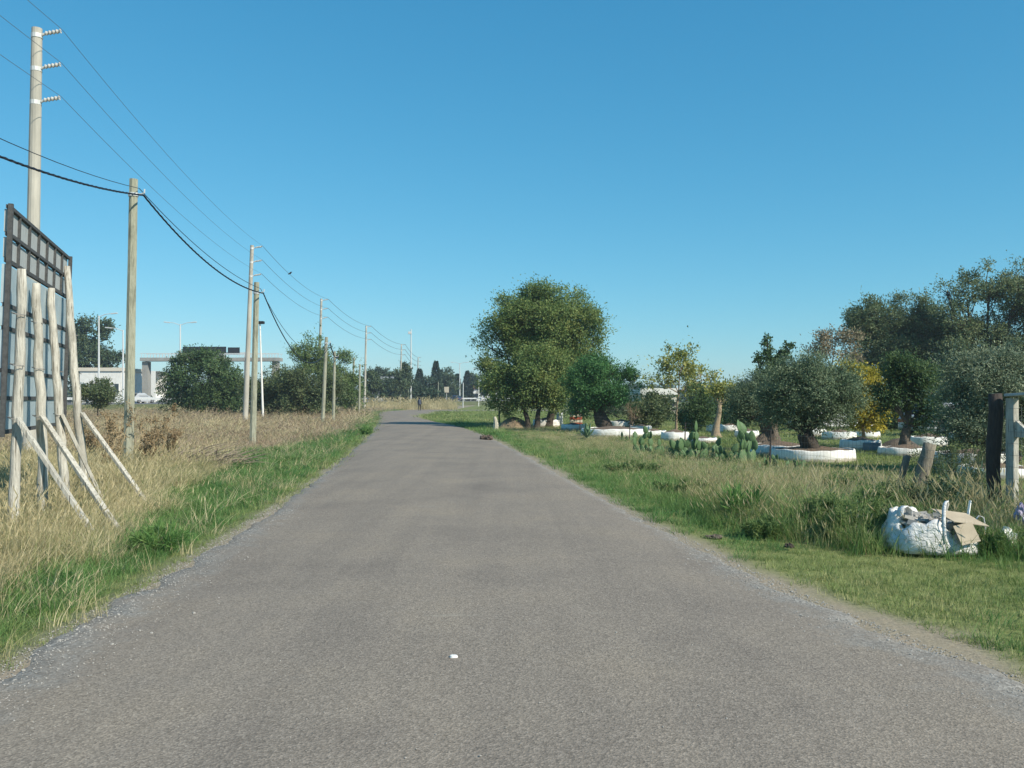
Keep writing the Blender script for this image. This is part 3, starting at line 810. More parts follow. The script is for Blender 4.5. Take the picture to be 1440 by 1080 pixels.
# far-off wood: one mass of crowns around the skyline
rng = np.random.default_rng(5)
cen = []
for k in range(420):
    a = rng.uniform(-.75, .75); dd = rng.uniform(330, 420)
    x = math.tan(a) * dd
    if x > -20: hh = rng.uniform(4, 9)
    else: hh = rng.uniform(3, 7.5)
    cen.append((x, dd, hh))
Vs = []
for (x, y, hh) in cen:
    n = 130
    g = rng.normal(size=(n, 3)); g /= np.linalg.norm(g, axis=1)[:, None]
    P = np.array((x, y, hh * .5)) + g * np.array((rng.uniform(3, 6), 3, hh * .55)) * (rng.random((n, 1)) ** .4)
    P[:, 2] = np.maximum(P[:, 2], .4)
    A = rng.normal(size=(n, 3)); A /= np.linalg.norm(A, axis=1)[:, None]
    B = np.cross(A, rng.normal(size=(n, 3))); B /= np.linalg.norm(B, axis=1)[:, None]
    s = rng.uniform(.7, 1.4, (n, 1))
    Vs.append(np.stack([P - A * s, P + B * s * .6, P + A * s, P - B * s * .6], 1))
wood = bpy.data.objects.new('far_wood', quads_mesh('far_wood', np.concatenate(Vs), L['far'])); link(wood)
tag(wood, 'dark band of distant trees along the skyline', 'woods', kind='stuff')
# ------------------------------------------------------------------ white ring beds
def bed(px0, px1, pyb, hpx, label, seed, soil=True, rgap=1.0, zoff=0):
    d0 = GD(pyb)
    R = (px1 - px0) / 2 / F * d0 * 1.03
    d = d0 + R * .55
    cx = WX((px0 + px1) / 2, d)
    h = hpx / F * d0 * 1.12
    gz = float(ground_h(cx, d))
    root = empty('ring_bed', (cx, d, gz), label, 'planter bed', 'white ring beds in the olive yard')
    rr = random.Random(seed)
    ph = [rr.uniform(0, 6) for _ in range(4)]
    def jit(a, z): return 1 + .022 * math.sin(3 * a + ph[0]) + .014 * math.sin(7 * a + ph[1]) + .008 * math.sin(17 * a + ph[2])
    mb = MB()
    t = .075
    n = 56
    mb.lathe((cx, d, gz), [(R + .02, -.1), (R + .015, h * .5), (R, h * .9), (R - .02, h), (R - t + .02, h + .005), (R - t, h * .9), (R - t, -.1)], n, jit, 1, .55 / .55)
    for i, v in enumerate(mb.v):
        a = math.atan2(v[1] - d, v[0] - cx)
        if v[2] > gz + .3 * h:
            mb.v[i] = (v[0], v[1], v[2] + (.012 * math.sin(5 * a + ph[3]) + .008 * math.sin(13 * a + ph[2])))
    mb.build('wall', M['whitepaint'], root, smooth=True)
    sb = MB()
    prof = [(R - t + .02, h * .90), (R * .75, h * 1.0), (R * .4, h * 1.15), (R * .12, h * 1.3)]
    def j2(a, z): return 1 + .03 * math.sin(4 * a + ph[1] + z * 9)
    sb.lathe((cx, d, gz), prof, 28, None)
    c0 = len(sb.v); sb.v.append((cx, d, gz + h * 1.33))
    b0 = 28 * 3
    for k in range(28): sb.f.append((b0 + k, b0 + (k + 1) % 28, c0))
    sb.build('soil', M['soil'], root, smooth=True)
    return root
bed(1087, 1199, 645, 15, 'broadest white ring bed around the round-headed olive', 1)
bed(1052, 1143, 637, 13, 'white ring bed around the olive with splayed trunk', 2)
bed(1183, 1236, 632, 13, 'small white ring bed under the yellow autumn tree', 3)
bed(1238, 1308, 639, 11, 'low white ring bed around the gnarled tree root mound', 4)
bed(1281, 1329, 627, 13, 'white ring bed behind the gnarled tree', 5)
bed(1158, 1202, 616, 10, 'white ring bed half hidden behind the round-headed olive', 6)
bed(1318, 1420, 652, 15, 'white ring bed under the silver-green olive, furthest from the gate', 7)
bed(1352, 1452, 671, 14, 'white ring bed seen past the dark gate post', 8)
bed(930, 968, 619, 11, 'small white ring bed left of the dense upright shrub', 9)
bed(903, 936, 612, 8, 'small white ring bed behind the prickly pears', 10)
bed(818, 908, 613, 10, 'wide low white bed under the feathery green tree', 11)
bed(856, 891, 600, 8, 'white ring bed behind the feathery tree bed', 12)
bed(750, 786, 599, 9, 'white ring bed behind the leaning trunk of the tallest round tree', 13)
bed(994, 1016, 606, 10, 'small white ring bed behind the flared pale trunk', 14)
bed(968, 1008, 621, 6, 'very low white ring bed in front of the dense upright shrub', 15)
bed(1012, 1040, 604, 8, 'small distant white ring bed right of the flared pale trunk', 16)
bed(1336, 1372, 617, 9, 'distant white ring bed beside the parked silver car', 17)
bed(1034, 1066, 613, 9, 'small white ring bed left of the olive with splayed trunk', 18)
bed(1126, 1160, 611, 9, 'white ring bed hidden behind the round-headed olive trunk', 19)
bed(886, 916, 605, 7, 'distant small white ring bed beside the low olive-green bush', 20)
bed(1204, 1236, 613, 8, 'distant white ring bed behind the yellow autumn tree', 21)
bed(790, 822, 604, 7, 'low white ring bed between the red barrier and the tall tree trunks', 22)
# trunk bases grown from roots in some beds: bare mound under the gnarled tree
bx, bd = GP(1272, 632); mb = MB()
mb.lathe((bx, bd + .3, -.02), [(.70, 0), (.56, .12), (.38, .24), (.2, .33), (.02, .36)], 26, lambda a, z: 1 + .08 * math.sin(5 * a + z * 8) + .05 * math.sin(11 * a))
o = mb.build('root_mound', M['barkg'], smooth=True, loc=(bx, bd + .3, -.02)); tag(o, 'grey-brown mound of roots and soil under the gnarled tree', 'mound')

# odds and ends in the yard
x, d = GP(1226, 633)
o = MB().box((x, d, .11), (.42, .3, .24), .3).build('block', M['bluebox'], loc=(x, d, 0), bevel=.015); tag(o, 'small blue-grey block beside the small bed of the yellow tree', 'block')
x, d = GP(810, 598)
r = empty('barrier_stack', (x, d, 0), 'red and white stacked barrier beside the feathery tree', 'barrier')
for k in range(5):
    MB().box((x, d, .08 + .165 * k), (.74 - .02 * (k % 2), .32, .15), .06 * (k % 2)).build('board', M['redpaint'] if k % 2 == 0 else M['cream'], r, bevel=.012)
x, d = GP(787, 597)
o = MB().tube([(x, d, -.1), (x, d, .72)], [.2, .19], 14).build('drum', M['galv'], loc=(x, d, 0)); tag(o, 'grey metal drum beside the leaning tree trunk', 'drum')
x, d = GP(697, 603)
mb = MB(); mb.tube([(x, d, -.1), (x + .02, d, .25), (x - .02, d, .5), (x - .06, d + .02, .62)], [.17, .13, .09, .07], 7, .08, random.Random(3))
o = mb.build('stone_marker', M['beige'], loc=(x, d, 0)); tag(o, 'pale tapering stone stump in front of the earth heap', 'stone')
x, d = GP(702, 596)
o = MB().beam((x, d, -.2), (x, d, 1.25), .09, .09).build('thin_post', M['blacksteel'], loc=(x, d, 0)); tag(o, 'thin black post beside the earth heap', 'post')
x, d = GP(722, 601)
mb = MB(); mb.lathe((x, d + .5, -.05), [(1.0, 0), (.8, .2), (.55, .42), (.28, .57), (.02, .62)], 30, lambda a, z: 1 + .09 * math.sin(3 * a + 1 + z * 4) + .05 * math.sin(7 * a))
o = mb.build('earth_heap', M['dirt'], smooth=True, loc=(x, d + .5, -.05)); tag(o, 'rounded heap of brown earth under the roadside trees', 'earth heap')

# ------------------------------------------------------------------ power poles and their wires
PW = [(25.0, 40, 52, 41, .21, .14), (60.0, 345, 354.5, 344.5, .19, .12), (93.0, 420, 452, 447, .18, .11), (127.0, 458, 515, 512.5, .18, .11), (165.0, 484, 564.5, 562.5, .18, .11), (205.0, 502, 588, 586, .18, .11)]
plabel = ['tall pale pole with three side insulators behind the sign panel', 'tall pale pole beside the white post with black lamp head', 'tall pale pole rising out of the roadside bushes',
          'tall pale pole at the end of the roadside bushes', 'distant pale pole beside the loose poplar', 'most distant pale pole beside the tall light mast']
ATT = []
for i, (d, ty, tx, bx_, r0, r1) in enumerate(PW):
    xb = WX(bx_, d); xt = WX(tx, d); zt = WZ(ty, d)
    root = empty('power_pole', (xb, d, 0), plabel[i], 'power pole', 'tall poles carrying three bare wires')
    n = 12
    pts = [(xb + (xt - xb) * s, d, -.3 + (zt + .3) * s) for s in np.linspace(0, 1, n)]
    MB().tube(pts, [r0 + (r1 - r0) * s for s in np.linspace(0, 1, n)], 14).build('pole', M['concrete'], root, smooth=False)
    at3 = []
    for q, dz in enumerate((.12, 1.06, 2.0)):
        z0 = zt - dz; xx = xt - (xt - xb) * dz / zt
        ins = MB().tube([(xx + r1 * .6, d - .02, z0 - .1), (xx + .3, d - .02, z0 - .02)], [.038, .034], 6).build('arm', M['galv'], root)
        p2 = [(xx + .28 + .05 * k, d - .02, z0 - .025 + .008 * k) for k in range(9)]
        MB().tube(p2, [.036 if k % 2 else .066 for k in range(9)], 9).build('insulator', M['porcelain'], ins)
        MB().tube([(xx, d, z0 - .16), (xx, d, z0 - .04)], r1 * 1.12, 12).build('clamp_band', M['galv'], root)
        at3.append(Vector((xx + .72, d - .02, z0 + .08)))
    ATT.append(at3)

def sagline(a, b, sag, n=16):
    a = Vector(a); b = Vector(b)
    return [a.lerp(b, s) - Vector((0, 0, 4 * sag * s * (1 - s))) for s in np.linspace(0, 1, n)]
wl = ['uppermost bare wire of the tall pole line', 'middle bare wire of the tall pole line', 'lowest bare wire of the tall pole line']
for q in range(3):
    mb = MB()
    back = Vector((ATT[0][q].x + 2.2, -12, ATT[0][q].z + .1))
    mb.tube(sagline(back, ATT[0][q], .35, 14), .0065, 4)
    for i in range(len(ATT) - 1):
        sg = [.55, .6, .6, .7, .8][i]
        mb.tube(sagline(ATT[i][q], ATT[i + 1][q], sg, 20), [.0065 + .006 * i] * 20, 4)
    o = mb.build('power_wire', M['thinwire'], loc=tuple(ATT[0][q])); tag(o, wl[q], 'wire')
# a bird on the upper wire
p = sagline(ATT[1][0], ATT[2][0], .6, 20)[6]
mb = MB(); mb.tube([p + Vector((-.16, 0, .02)), p + Vector((-.05, 0, .07)), p + Vector((.05, 0, .13)), p + Vector((.11, 0, .2)), p + Vector((.17, 0, .2))], [.015, .06, .075, .045, .01], 8)
o = mb.build('bird', M['blacksteel'], smooth=True, loc=tuple(p)); tag(o, 'small dark bird perched on the uppermost bare wire', 'bird')

LV = [  # base px, base py, top px, top py, size
    (180, 655, 188, 252, .20), (355, 624, 361, 397, .19), (453.5, 597, 459, 474, .19), (468.7, 592.7, 470.7, 494, .17), (494, 582, 498, 503, .17), (505, 582.6, 506, 512, .17)]
lvl = ['stout greenish timber pole holding the black cable beside the dry weeds', 'greenish timber pole holding the black cable beside the brush pile',
       'greenish timber pole standing before the brownish green bush', 'shorter timber pole beside another before the yellowish green tree', 'thin timber pole by the end of the bushes',
       'thinnest timber pole beside the dry reeds']
LT = []
for i, (bx_, by, tx, ty, w) in enumerate(LV):
    d = GD(by); xb = WX(bx_, d); xt = WX(tx, d); zt = WZ(ty, d)
    root = empty('cable_pole', (xb, d, 0), lvl[i], 'cable pole', 'timber poles carrying the black cable')
    n = 9
    pts = [(xb + (xt - xb) * s, d, -.3 + (zt + .3) * s) for s in np.linspace(0, 1, n)]
    MB().tube(pts, [w * .62 - w * .12 * s for s in np.linspace(0, 1, n)], 8, .03, random.Random(i)).build('pole', M['greenwood'], root)
    zc = zt - .36; xx = xt - (xt - xb) * .36 / zt
    if i < 4:
        hk = MB().tube([(xx, d, zc), (xx + .18, d - .02, zc), (xx + .27, d - .02, zc + .03), (xx + .27, d - .02, zc + .12)], .018, 6).build('hook', M['galv'], root)
        MB().tube([(xx, d, zc - .05), (xx, d, zc + .03)], w * .6, 10).build('band', M['galv'], root)
        LT.append(Vector((xx + .26, d - .05, zc - .03)))
for pz, tilt in ((1.0, .09), (.55, .05)):
    pass
def twist(mb, pts, R, r, turns, ph0=0):
    P = [Vector(p) for p in pts]
    L_ = [0]
    for a, b_ in zip(P, P[1:]): L_.append(L_[-1] + (b_ - a).length)
    for s in range(3):
        out = []
        for i, p in enumerate(P):
            a = ph0 + s * 2.094 + L_[i] * turns
            out.append(p + Vector((math.cos(a) * R, 0, math.sin(a) * R)))
        mb.tube(out, r, 5)
mb = MB()
prev = Vector((LT[0].x + 1.7, 3.0, 5.35))
twist(mb, sagline(prev, LT[0], .62, 90), .013, .0125, 8)
twist(mb, sagline(LT[0], LT[1], .45, 90), .013, .0125, 8)
twist(mb, sagline(LT[1], LT[2], 1.75, 110), .013, .0125, 8)
twist(mb, sagline(LT[2], LT[3], .35, 40), .022, .02, 5)
o = mb.build('bundled_cable', M['cable'], loc=tuple(LT[0])); tag(o, 'thick twisted black cable sagging between the greenish timber poles', 'cable')
mb = MB(); up_ = Vector((-.1, 0, .16))
mb.tube(sagline(prev + Vector((0, 0, .25)), LT[0] + up_, .5, 20), .008, 4)
mb.tube(sagline(LT[0] + up_, LT[1] + up_, .3, 20), .009, 4); mb.tube(sagline(LT[1] + up_, LT[2] + up_, 1.3, 20), .010, 4)
o = mb.build('thin_cable', M['cable'], loc=tuple(LT[0] + up_)); tag(o, 'thin dark wire running just above the twisted black cable', 'wire')

x, d = GP(370, 588); zt = WZ(455, d)
r = empty('white_post', (x, d, 0), 'slim white post topped by a black lamp head', 'lamp post')
MB().tube([(x, d, -.2), (WX(365.5, d), d, zt)], [.09, .06], 10).build('pole', M['whitewall'], r)
MB().box((WX(365, d), d, zt + .08), (.75, .4, .22)).build('lamp_head', M['blacksteel'], r, bevel=.04)

# highway lamp posts
def lamp(px, top, label, d, double=True, base_z=.9, right=True):
    x = WX(px, d); zt = WZ(top, d)
    r = empty('highway_lamp', (x, d, base_z), label, 'lamp post', 'lamp posts along the highway')
    MB().tube([(x, d, base_z - .4), (x, d, zt)], [.17, .09], 8).build('pole', M['galv'], r)
    for s in ((-1, 1) if double else ((1,) if right else (-1,))):
        a = MB().tube([(x, d, zt - .15), (x + s * .9, d, zt + .2), (x + s * 1.7, d, zt + .3)], [.05, .045, .04], 6).build('arm', M['galv'], r)
        MB().box((x + s * 2.0, d, zt + .3), (.85, .32, .14), 0, 0, -s * .1).build('lamp_head', M['galv'], a, bevel=.03)
lamp(139, 444, 'pale highway lamp post in front of the tall dark tree', 116, False)
lamp(173, 464, 'pale highway lamp post behind the stout greenish timber pole', 122, False, right=False)
lamp(253.5, 456, 'double-armed highway lamp post above the footbridge', 133)
lamp(646.5, 511, 'double-armed highway lamp post behind the parked-looking dark car', 230)
lamp(676, 520, 'double-armed highway lamp post in front of the white house', 262)
d = 178; x = WX(577.5, d)
r = empty('light_mast', (x, d, 0), 'tall grey light mast with a single small head', 'mast')
MB().tube([(x, d, -.2), (x + .1, d, WZ(463, d))], [.17, .10], 10).build('pole', M['galv'], r)
MB().box((x - .15, d, WZ(468, d)), (.7, .5, .5)).build('lamp_head', M['lampglass'], r, bevel=.05)
# little posts in the far verge
for px, top, base, lab, mt in ((616, 537, 571, 'thin timber post beside the road bend reeds', 'greenwood'), (651, 538, 573, 'thin pale post left of the thick white post', 'galv'), (673, 533, 571, 'thick white post in the far field', 'whitewall'), (574, 545, 571, 'greenish post below the light mast', 'greenwood'), (541, 530, 569, 'thin leaning post before the grey-roofed house', 'galv')):
    d = GD(base); x = WX(px, d)
    o = MB().tube([(x, d, -.2), (x + .05, d, WZ(top, d))], [.09, .07], 7).build('field_post', M[mt], loc=(x, d, 0)); tag(o, lab, 'post')

# ------------------------------------------------------------------ back of the hoarding on timber props
sx0, sy0, sx1, sy1 = -6.13, 10.75, -7.40, 14.75
dv = Vector((sx1 - sx0, sy1 - sy0, 0)); SLen = dv.length; sdir = dv.normalized(); sn = Vector((sdir.y, -sdir.x, 0))   # towards the road
def SP(s, zz, off=0):
    lean = (zz - 2.5) * .035
    p = Vector((sx0, sy0, 0)) + sdir * s + sn * (off + lean)
    return (p.x, p.y, zz)
sg = empty('hoarding', (sx0 + dv.x / 2, sy0 + dv.y / 2, 0), 'back of a dark framed hoarding propped on whitewashed timber posts', 'hoarding')
zb, ztop, zlat = 1.18, 3.93, 3.28
npan = 5
for k in range(npan):
    a = SLen * k / npan + .004; b_ = SLen * (k + 1) / npan - .004
    for (z0, z1) in ((zb + .03, 1.58), (1.62, 1.92), (1.96, 2.44), (2.48, 2.72), (2.76, zlat - .05)):
        mb = MB()
        p = [SP(a, z0, -.03), SP(b_, z0, -.03), SP(b_, z1, -.03), SP(a, z1, -.03)]
        q = [SP(a, z0, -.075), SP(b_, z0, -.075), SP(b_, z1, -.075), SP(a, z1, -.075)]
        mb.add(p + q, [(0, 1, 2, 3), (7, 6, 5, 4), (0, 4, 5, 1), (1, 5, 6, 2), (2, 6, 7, 3), (3, 7, 4, 0)])
        mb.build('panel', M['signpanel'], sg)
for zz in (zb, 1.6, 1.94, 2.46, 2.74, zlat):
    MB().beam(SP(0, zz, -.035), SP(SLen, zz, -.035), .04, .05).build('rail', M['darkwood'], sg)
for zz in (3.6, ztop):
    MB().beam(SP(0, zz, -.03), SP(SLen, zz, -.03), .05, .045).build('rail', M['darkwood'], sg)
for s in (0.0, SLen):
    MB().beam(SP(s, zb - .05, .0), SP(s, ztop + .03, .0), .055, .05, up=sdir).build('stile', M['darkwood'], sg)
ncell = 7
for k in range(1, ncell):
    s = SLen * k / ncell
    MB().beam(SP(s, zlat, -.032), SP(s, ztop, -.032), .05, .035, up=sdir).build('lattice_bar', M['darkwood'], sg)
for z0, z1 in ((zlat + .04, 3.56), (3.63, ztop - .03)):
    mb = MB()
    p = [SP(.03, z0, -.04), SP(SLen - .03, z0, -.04), SP(SLen - .03, z1, -.04), SP(.03, z1, -.04)]
    q = [SP(.03, z0, -.075), SP(SLen - .03, z0, -.075), SP(SLen - .03, z1, -.075), SP(.03, z1, -.075)]
    mb.add(p + q, [(0, 1, 2, 3), (7, 6, 5, 4), (0, 4, 5, 1), (1, 5, 6, 2), (2, 6, 7, 3), (3, 7, 4, 0)])
    mb.build('back_board', M['board'], sg)
posts = [((14.7, 10.8), (29, 378)), ((57.8, 12.0), (53, 399)), ((92, 13.2), (75, 406)), ((124, 14.3), (95, 375))]
br = [((133, 746), 0), ((166, 739), 1), ((149, 708), 2), ((209, 706), 3)]
rr = random.Random(8)
for i, ((bp, d), (tp, ty)) in enumerate(posts):
    xb = WX(bp, d); xt = WX(tp, d); zt = WZ(ty, d)
    pts = []; rad = []
    for k in range(15):
        s = k / 14
        pts.append((xb + (xt - xb) * s + rr.uniform(-.012, .012), d + rr.uniform(-.01, .01) + .06 * math.sin(s * 3 + i), -.3 + (zt + .3) * s))
        rad.append((.068 - .012 * s) * rr.uniform(.93, 1.08))
    rad[-1] *= .9
    po = MB().tube(pts, rad, 10, .04, rr).build('post', M['palewood'], sg, smooth=True)
    for zz in (1.35, 2.0, 2.62):
        s = (zz + .3) / (zt + .3); xx = xb + (xt - xb) * s
        MB().tube([(xx - .085, d - .02, zz + .02), (xx, d - .088, zz), (xx + .088, d - .01, zz - .01), (xx, d + .08, zz + .01), (xx - .085, d - .02, zz + .02)], .006, 5).build('wire_tie', M['wire'], po)
    (ex, ey), _ = br[i]
    de = GD(ey); xe = WX(ex, de)
    s = (1.32 + .3) / (zt + .3); xa = xb + (xt - xb) * s
    MB().beam((xa + .06, d - .06, 1.36), (xe, de, -.05), .07, .05).build('brace', M['palewood'], sg, bevel=.006)

# ------------------------------------------------------------------ gate, dark post, fence
x, d = 6.31, 11.6
mb = MB(); rr = random.Random(4)
pts = [(x + .02 * math.sin(k), d, -.3 + (1.66 + .3) * k / 9) for k in range(10)]
mb.tube(pts, [.088 * rr.uniform(.95, 1.06) for _ in pts], 12, .05, rr)
o = mb.build('gate_post', M['postdark'], loc=(x, d, 0), smooth=True); tag(o, 'thick dark log gate post beside the white timber gate', 'post')
g = empty('timber_gate', (6.42, 11.45, 0), 'white timber mesh-covered gate beside the dark log post', 'gate')
A = Vector((6.44, 11.42, 0)); B = Vector((6.98, 7.9, 0)); gd = (B - A).normalized()
def gp(s, zz): p = A + gd * s; return (p.x, p.y, zz)
GL = (B - A).length
MB().beam(gp(0, .06), gp(0, 1.60), .075, .15, up=gd).build('stile', M['palewood'], g, bevel=.006)
MB().beam(gp(GL, .08), gp(GL, 1.55), .075, .12, up=gd).build('stile', M['palewood'], g, bevel=.006)
MB().beam(gp(.08, .16), gp(GL - .06, .16), .06, .10).build('rail', M['palewood'], g, bevel=.006)
MB().beam(gp(.08, 1.15), gp(GL - .06, 1.15), .06, .10).build('rail', M['palewood'], g, bevel=.006)
MB().beam(gp(.07, 1.28), gp(1.7, .22), .05, .09).build('brace', M['palewood'], g, bevel=.006)
MB().beam(gp(GL - .07, 1.1), gp(1.85, .22), .05, .09).build('brace', M['palewood'], g, bevel=.006)
MB().beam(gp(-.05, 1.64), gp(GL - .4, 1.78), .16, .035).build('cap_board', M['board'], g, bevel=.006)
mb = MB()
for k in range(24):
    mb.beam(gp(.02 + k * .15, .1), gp(.02 + k * .15, 1.5), .003, .003)
for k in range(10):
    p, q = Vector(gp(.0, .12 + k * .15)), Vector(gp(GL, .12 + k * .15)); off = Vector((-.045, 0, 0))
    mb.beam(p + off, q + off, .003, .003)
mb.build('wire_mesh', M['wire'], g)

fe = empty('wire_fence', (6.6, 15, 0), 'sagging square wire mesh fence on short posts along the olive yard', 'fence')
FP = [(6.3, 11.75), (6.75, 15.2), (6.1, 21), (5.25, 27), (4.5, 34), (3.2, 42)]
mb = MB()
def fpt(t):
    i = min(int(t), len(FP) - 2); f = t - i
    return FP[i][0] * (1 - f) + FP[i + 1][0] * f, FP[i][1] * (1 - f) + FP[i + 1][1] * f
for k in range(7):
    zz = .06 + .145 * k
    line = []
    for t in np.linspace(0, len(FP) - 1.001, 60):
        fx_, fy_ = fpt(t); f = t - int(t)
        line.append((fx_, fy_, zz * (1 - .10 * math.sin(math.pi * f)) + float(ground_h(fx_, fy_))))
    mb.tube(line, .0022, 3, caps=False)
tt = 0.0
while tt < 3.0:
    fx_, fy_ = fpt(tt); f = tt - int(tt); gz = float(ground_h(fx_, fy_))
    mb.tube([(fx_, fy_, gz + .03), (fx_, fy_, gz + .93 * (1 - .10 * math.sin(math.pi * f)))], .0018, 3, caps=False)
    tt += .15 / math.hypot(FP[min(int(tt), 4) + 1][0] - FP[min(int(tt), 4)][0], FP[min(int(tt), 4) + 1][1] - FP[min(int(tt), 4)][1])
mb.build('wire_mesh', M['wire'], fe)
rr = random.Random(5)
d = 14.6; xb = WX(1283, d); xt = WX(1308, d)
MB().tube([(xb + (xt - xb) * s, d, -.25 + (WZ(624, d) + .25) * s) for s in np.linspace(0, 1, 8)], [.105 * rr.uniform(.94, 1.06) for _ in range(8)], 9, .06, rr).build('post', M['postgrey'], fe, smooth=True)
d = 14.9; xb = WX(1256, d); xt = WX(1276, d)
MB().tube([(xb + (xt - xb) * s, d, -.25 + (WZ(640, d) + .25) * s) for s in np.linspace(0, 1, 8)], [.06 * rr.uniform(.94, 1.06) for _ in range(8)], 8, .06, rr).build('post', M['postgrey'], fe, smooth=True)
for t in (2, 3, 4, 5):
    fx_, fy_ = FP[t]
    MB().tube([(fx_, fy_, -.2), (fx_ + .03, fy_, .86)], [.02, .018], 6).build('post', M['postdark'], fe)

# ------------------------------------------------------------------ prickly pears and agave
pad_mb = MB()
for i in range(9):
    tt = i / 8; w = .5 * math.sin(math.pi * (tt ** .8 * .93 + .05)) ** .75
    for k in range(10):
        a = 2 * math.pi * k / 10
        pad_mb.v.append((math.cos(a) * w * .55, math.sin(a) * .085 * (w * 1.6 + .15), tt))
for i in range(8):
    for k in range(10):
        a = i * 10 + k; b_ = i * 10 + (k + 1) % 10; pad_mb.f.append((a, b_, b_ + 10, a + 10))
pad_mb.f.append(tuple(range(9, -1, -1))); pad_mb.f.append(tuple(range(80, 90)))
pad_me = bpy.data.meshes.new('pad'); pad_me.from_pydata(pad_mb.v, [], pad_mb.f); pad_me.materials.append(M['cactus'])
pad_me.polygons.foreach_set('use_smooth', [True] * len(pad_me.polygons))
def prickly(px, py, hpx, wpx, label, seed, npad):
    d = GD(py); x = WX(px, d); rr = random.Random(seed); gz = float(ground_h(x, d))
    r = empty('prickly_pear', (x, d, gz), label, 'cactus', 'prickly pears along the wire fence')
    Ht = hpx / F * d * .84; Wd = wpx / F * d
    tips = []
    def pad(p, sc, tilt, rz, roll):
        o = bpy.data.objects.new('pad', pad_me); link(o, r)
        o.location = p; o.scale = (sc * 1.15, sc, sc)
        e = Matrix.Rotation(rz, 3, 'Z') @ Matrix.Rotation(tilt, 3, 'Y') @ Matrix.Rotation(roll, 3, 'X')
        o.rotation_euler = e.to_euler()
        return Vector(p) + e @ Vector((0, 0, sc * .96))
    nb = max(3, npad // 3)
    for k in range(nb):
        p = Vector(((k / (nb - 1) - .5) * Wd * .75, rr.uniform(-.15, .15), -.05))
        tips.append((pad(p, Ht * rr.uniform(.55, .68), (k / (nb - 1) - .5) * .7 + rr.uniform(-.15, .15), rr.uniform(-.7, .7), rr.uniform(-.15, .15)), 1))
    while nb < npad:
        i = rr.randrange(len(tips)); p, lv = tips[i]
        if lv > 2: lv = 1
        q = pad(p - Vector((0, 0, .03)), Ht * rr.uniform(.42, .56) / (1 + .2 * (lv - 1)), rr.uniform(-.55, .55), rr.uniform(-1.0, 1.0), rr.uniform(-.25, .25))
        tips.append((q, lv + 1)); nb += 1
prickly(912, 634, 30, 42, 'prickly pear in front of the small distant ring beds', 1, 18)
prickly(968, 643, 36, 44, 'largest prickly pear in front of the dense upright shrub', 2, 26)
prickly(1022, 645, 34, 38, 'loose prickly pear left of the tall upright one', 3, 18)
prickly(1048, 648, 44, 22, 'tall narrow prickly pear before the olive with splayed trunk', 4, 14)
prickly(1078, 657, 28, 22, 'small prickly pear in the dry grass left of the broadest ring bed', 5, 7)
prickly(1112, 660, 26, 38, 'low prickly pear in front of the broadest ring bed', 6, 13)
prickly(881, 618, 18, 12, 'tiny prickly pear near the agave', 7, 4)
x, d = GP(826, 616)
r = empty('agave_plant', (x, d, 0), 'spiky green agave rosette in front of the feathery tree bed', 'agave')
rr = random.Random(12)
for k in range(22):
    a = k * 2.4; tl = rr.uniform(.15, .95); ln = rr.uniform(.5, .72)
    dirv = Vector((math.cos(a) * math.sin(tl), math.sin(a) * math.sin(tl), math.cos(tl)))
    sd = Vector((-math.sin(a), math.cos(a), 0)); mb = MB(); pts = []
    for i, (s, w) in enumerate(((0, .05), (.3, .075), (.65, .055), (1, .004))):
        c_ = Vector((x, d, 0)) + dirv * ln * s - Vector((0, 0, .12 * s * s * math.sin(tl)))
        th = dirv.cross(sd) * .018 * (1 - s)
        pts += [c_ + sd * w, c_ - th, c_ - sd * w, c_ + th * .2]
    fs = []
    for i in range(3):
        for q in range(4): fs.append((i * 4 + q, i * 4 + (q + 1) % 4, i * 4 + 4 + (q + 1) % 4, i * 4 + 4 + q))
    mb.add(pts, fs); mb.build('leaf', M['agave'], r, smooth=True)

# ------------------------------------------------------------------ rubble sack, cardboard, small bags
m, nt, b = newmat('woven_sack')
co = ocoord(nt)
n1 = noise(nt, 5, 6, co, .65, 1.2)
nt.links.new(ramp(nt, n1, [(.3, (.55, .545, .53)), (.6, (.78, .775, .75))]), b.inputs['Base Color']); b.inputs['Roughness'].default_value = .7
mpz = nt.nodes.new('ShaderNodeMapping'); mpz.inputs['Scale'].default_value = (2.5, 2.5, 5); nt.links.new(co, mpz.inputs[0])
bump(nt, b, noise(nt, 2.6, 5, mpz.outputs[0], .6, 2.0), .8, .05)
M['sack'] = m
d = 9.75; x = WX(1310, d)
ZS = -.075
sk = empty('rubble_sack', (x, d, -.075), 'sagging white woven sack of rubble on the grass', 'sack')
mb = MB(); rr = random.Random(2)
n = 64
prof = [(.36, 0), (.52, .015), (.56, .06), (.555, .12), (.53, .19), (.495, .25), (.46, .30), (.43, .335), (.40, .33), (.37, .28), (.34, .22)]
ph = [rr.uniform(0, 6.28) for _ in range(12)]
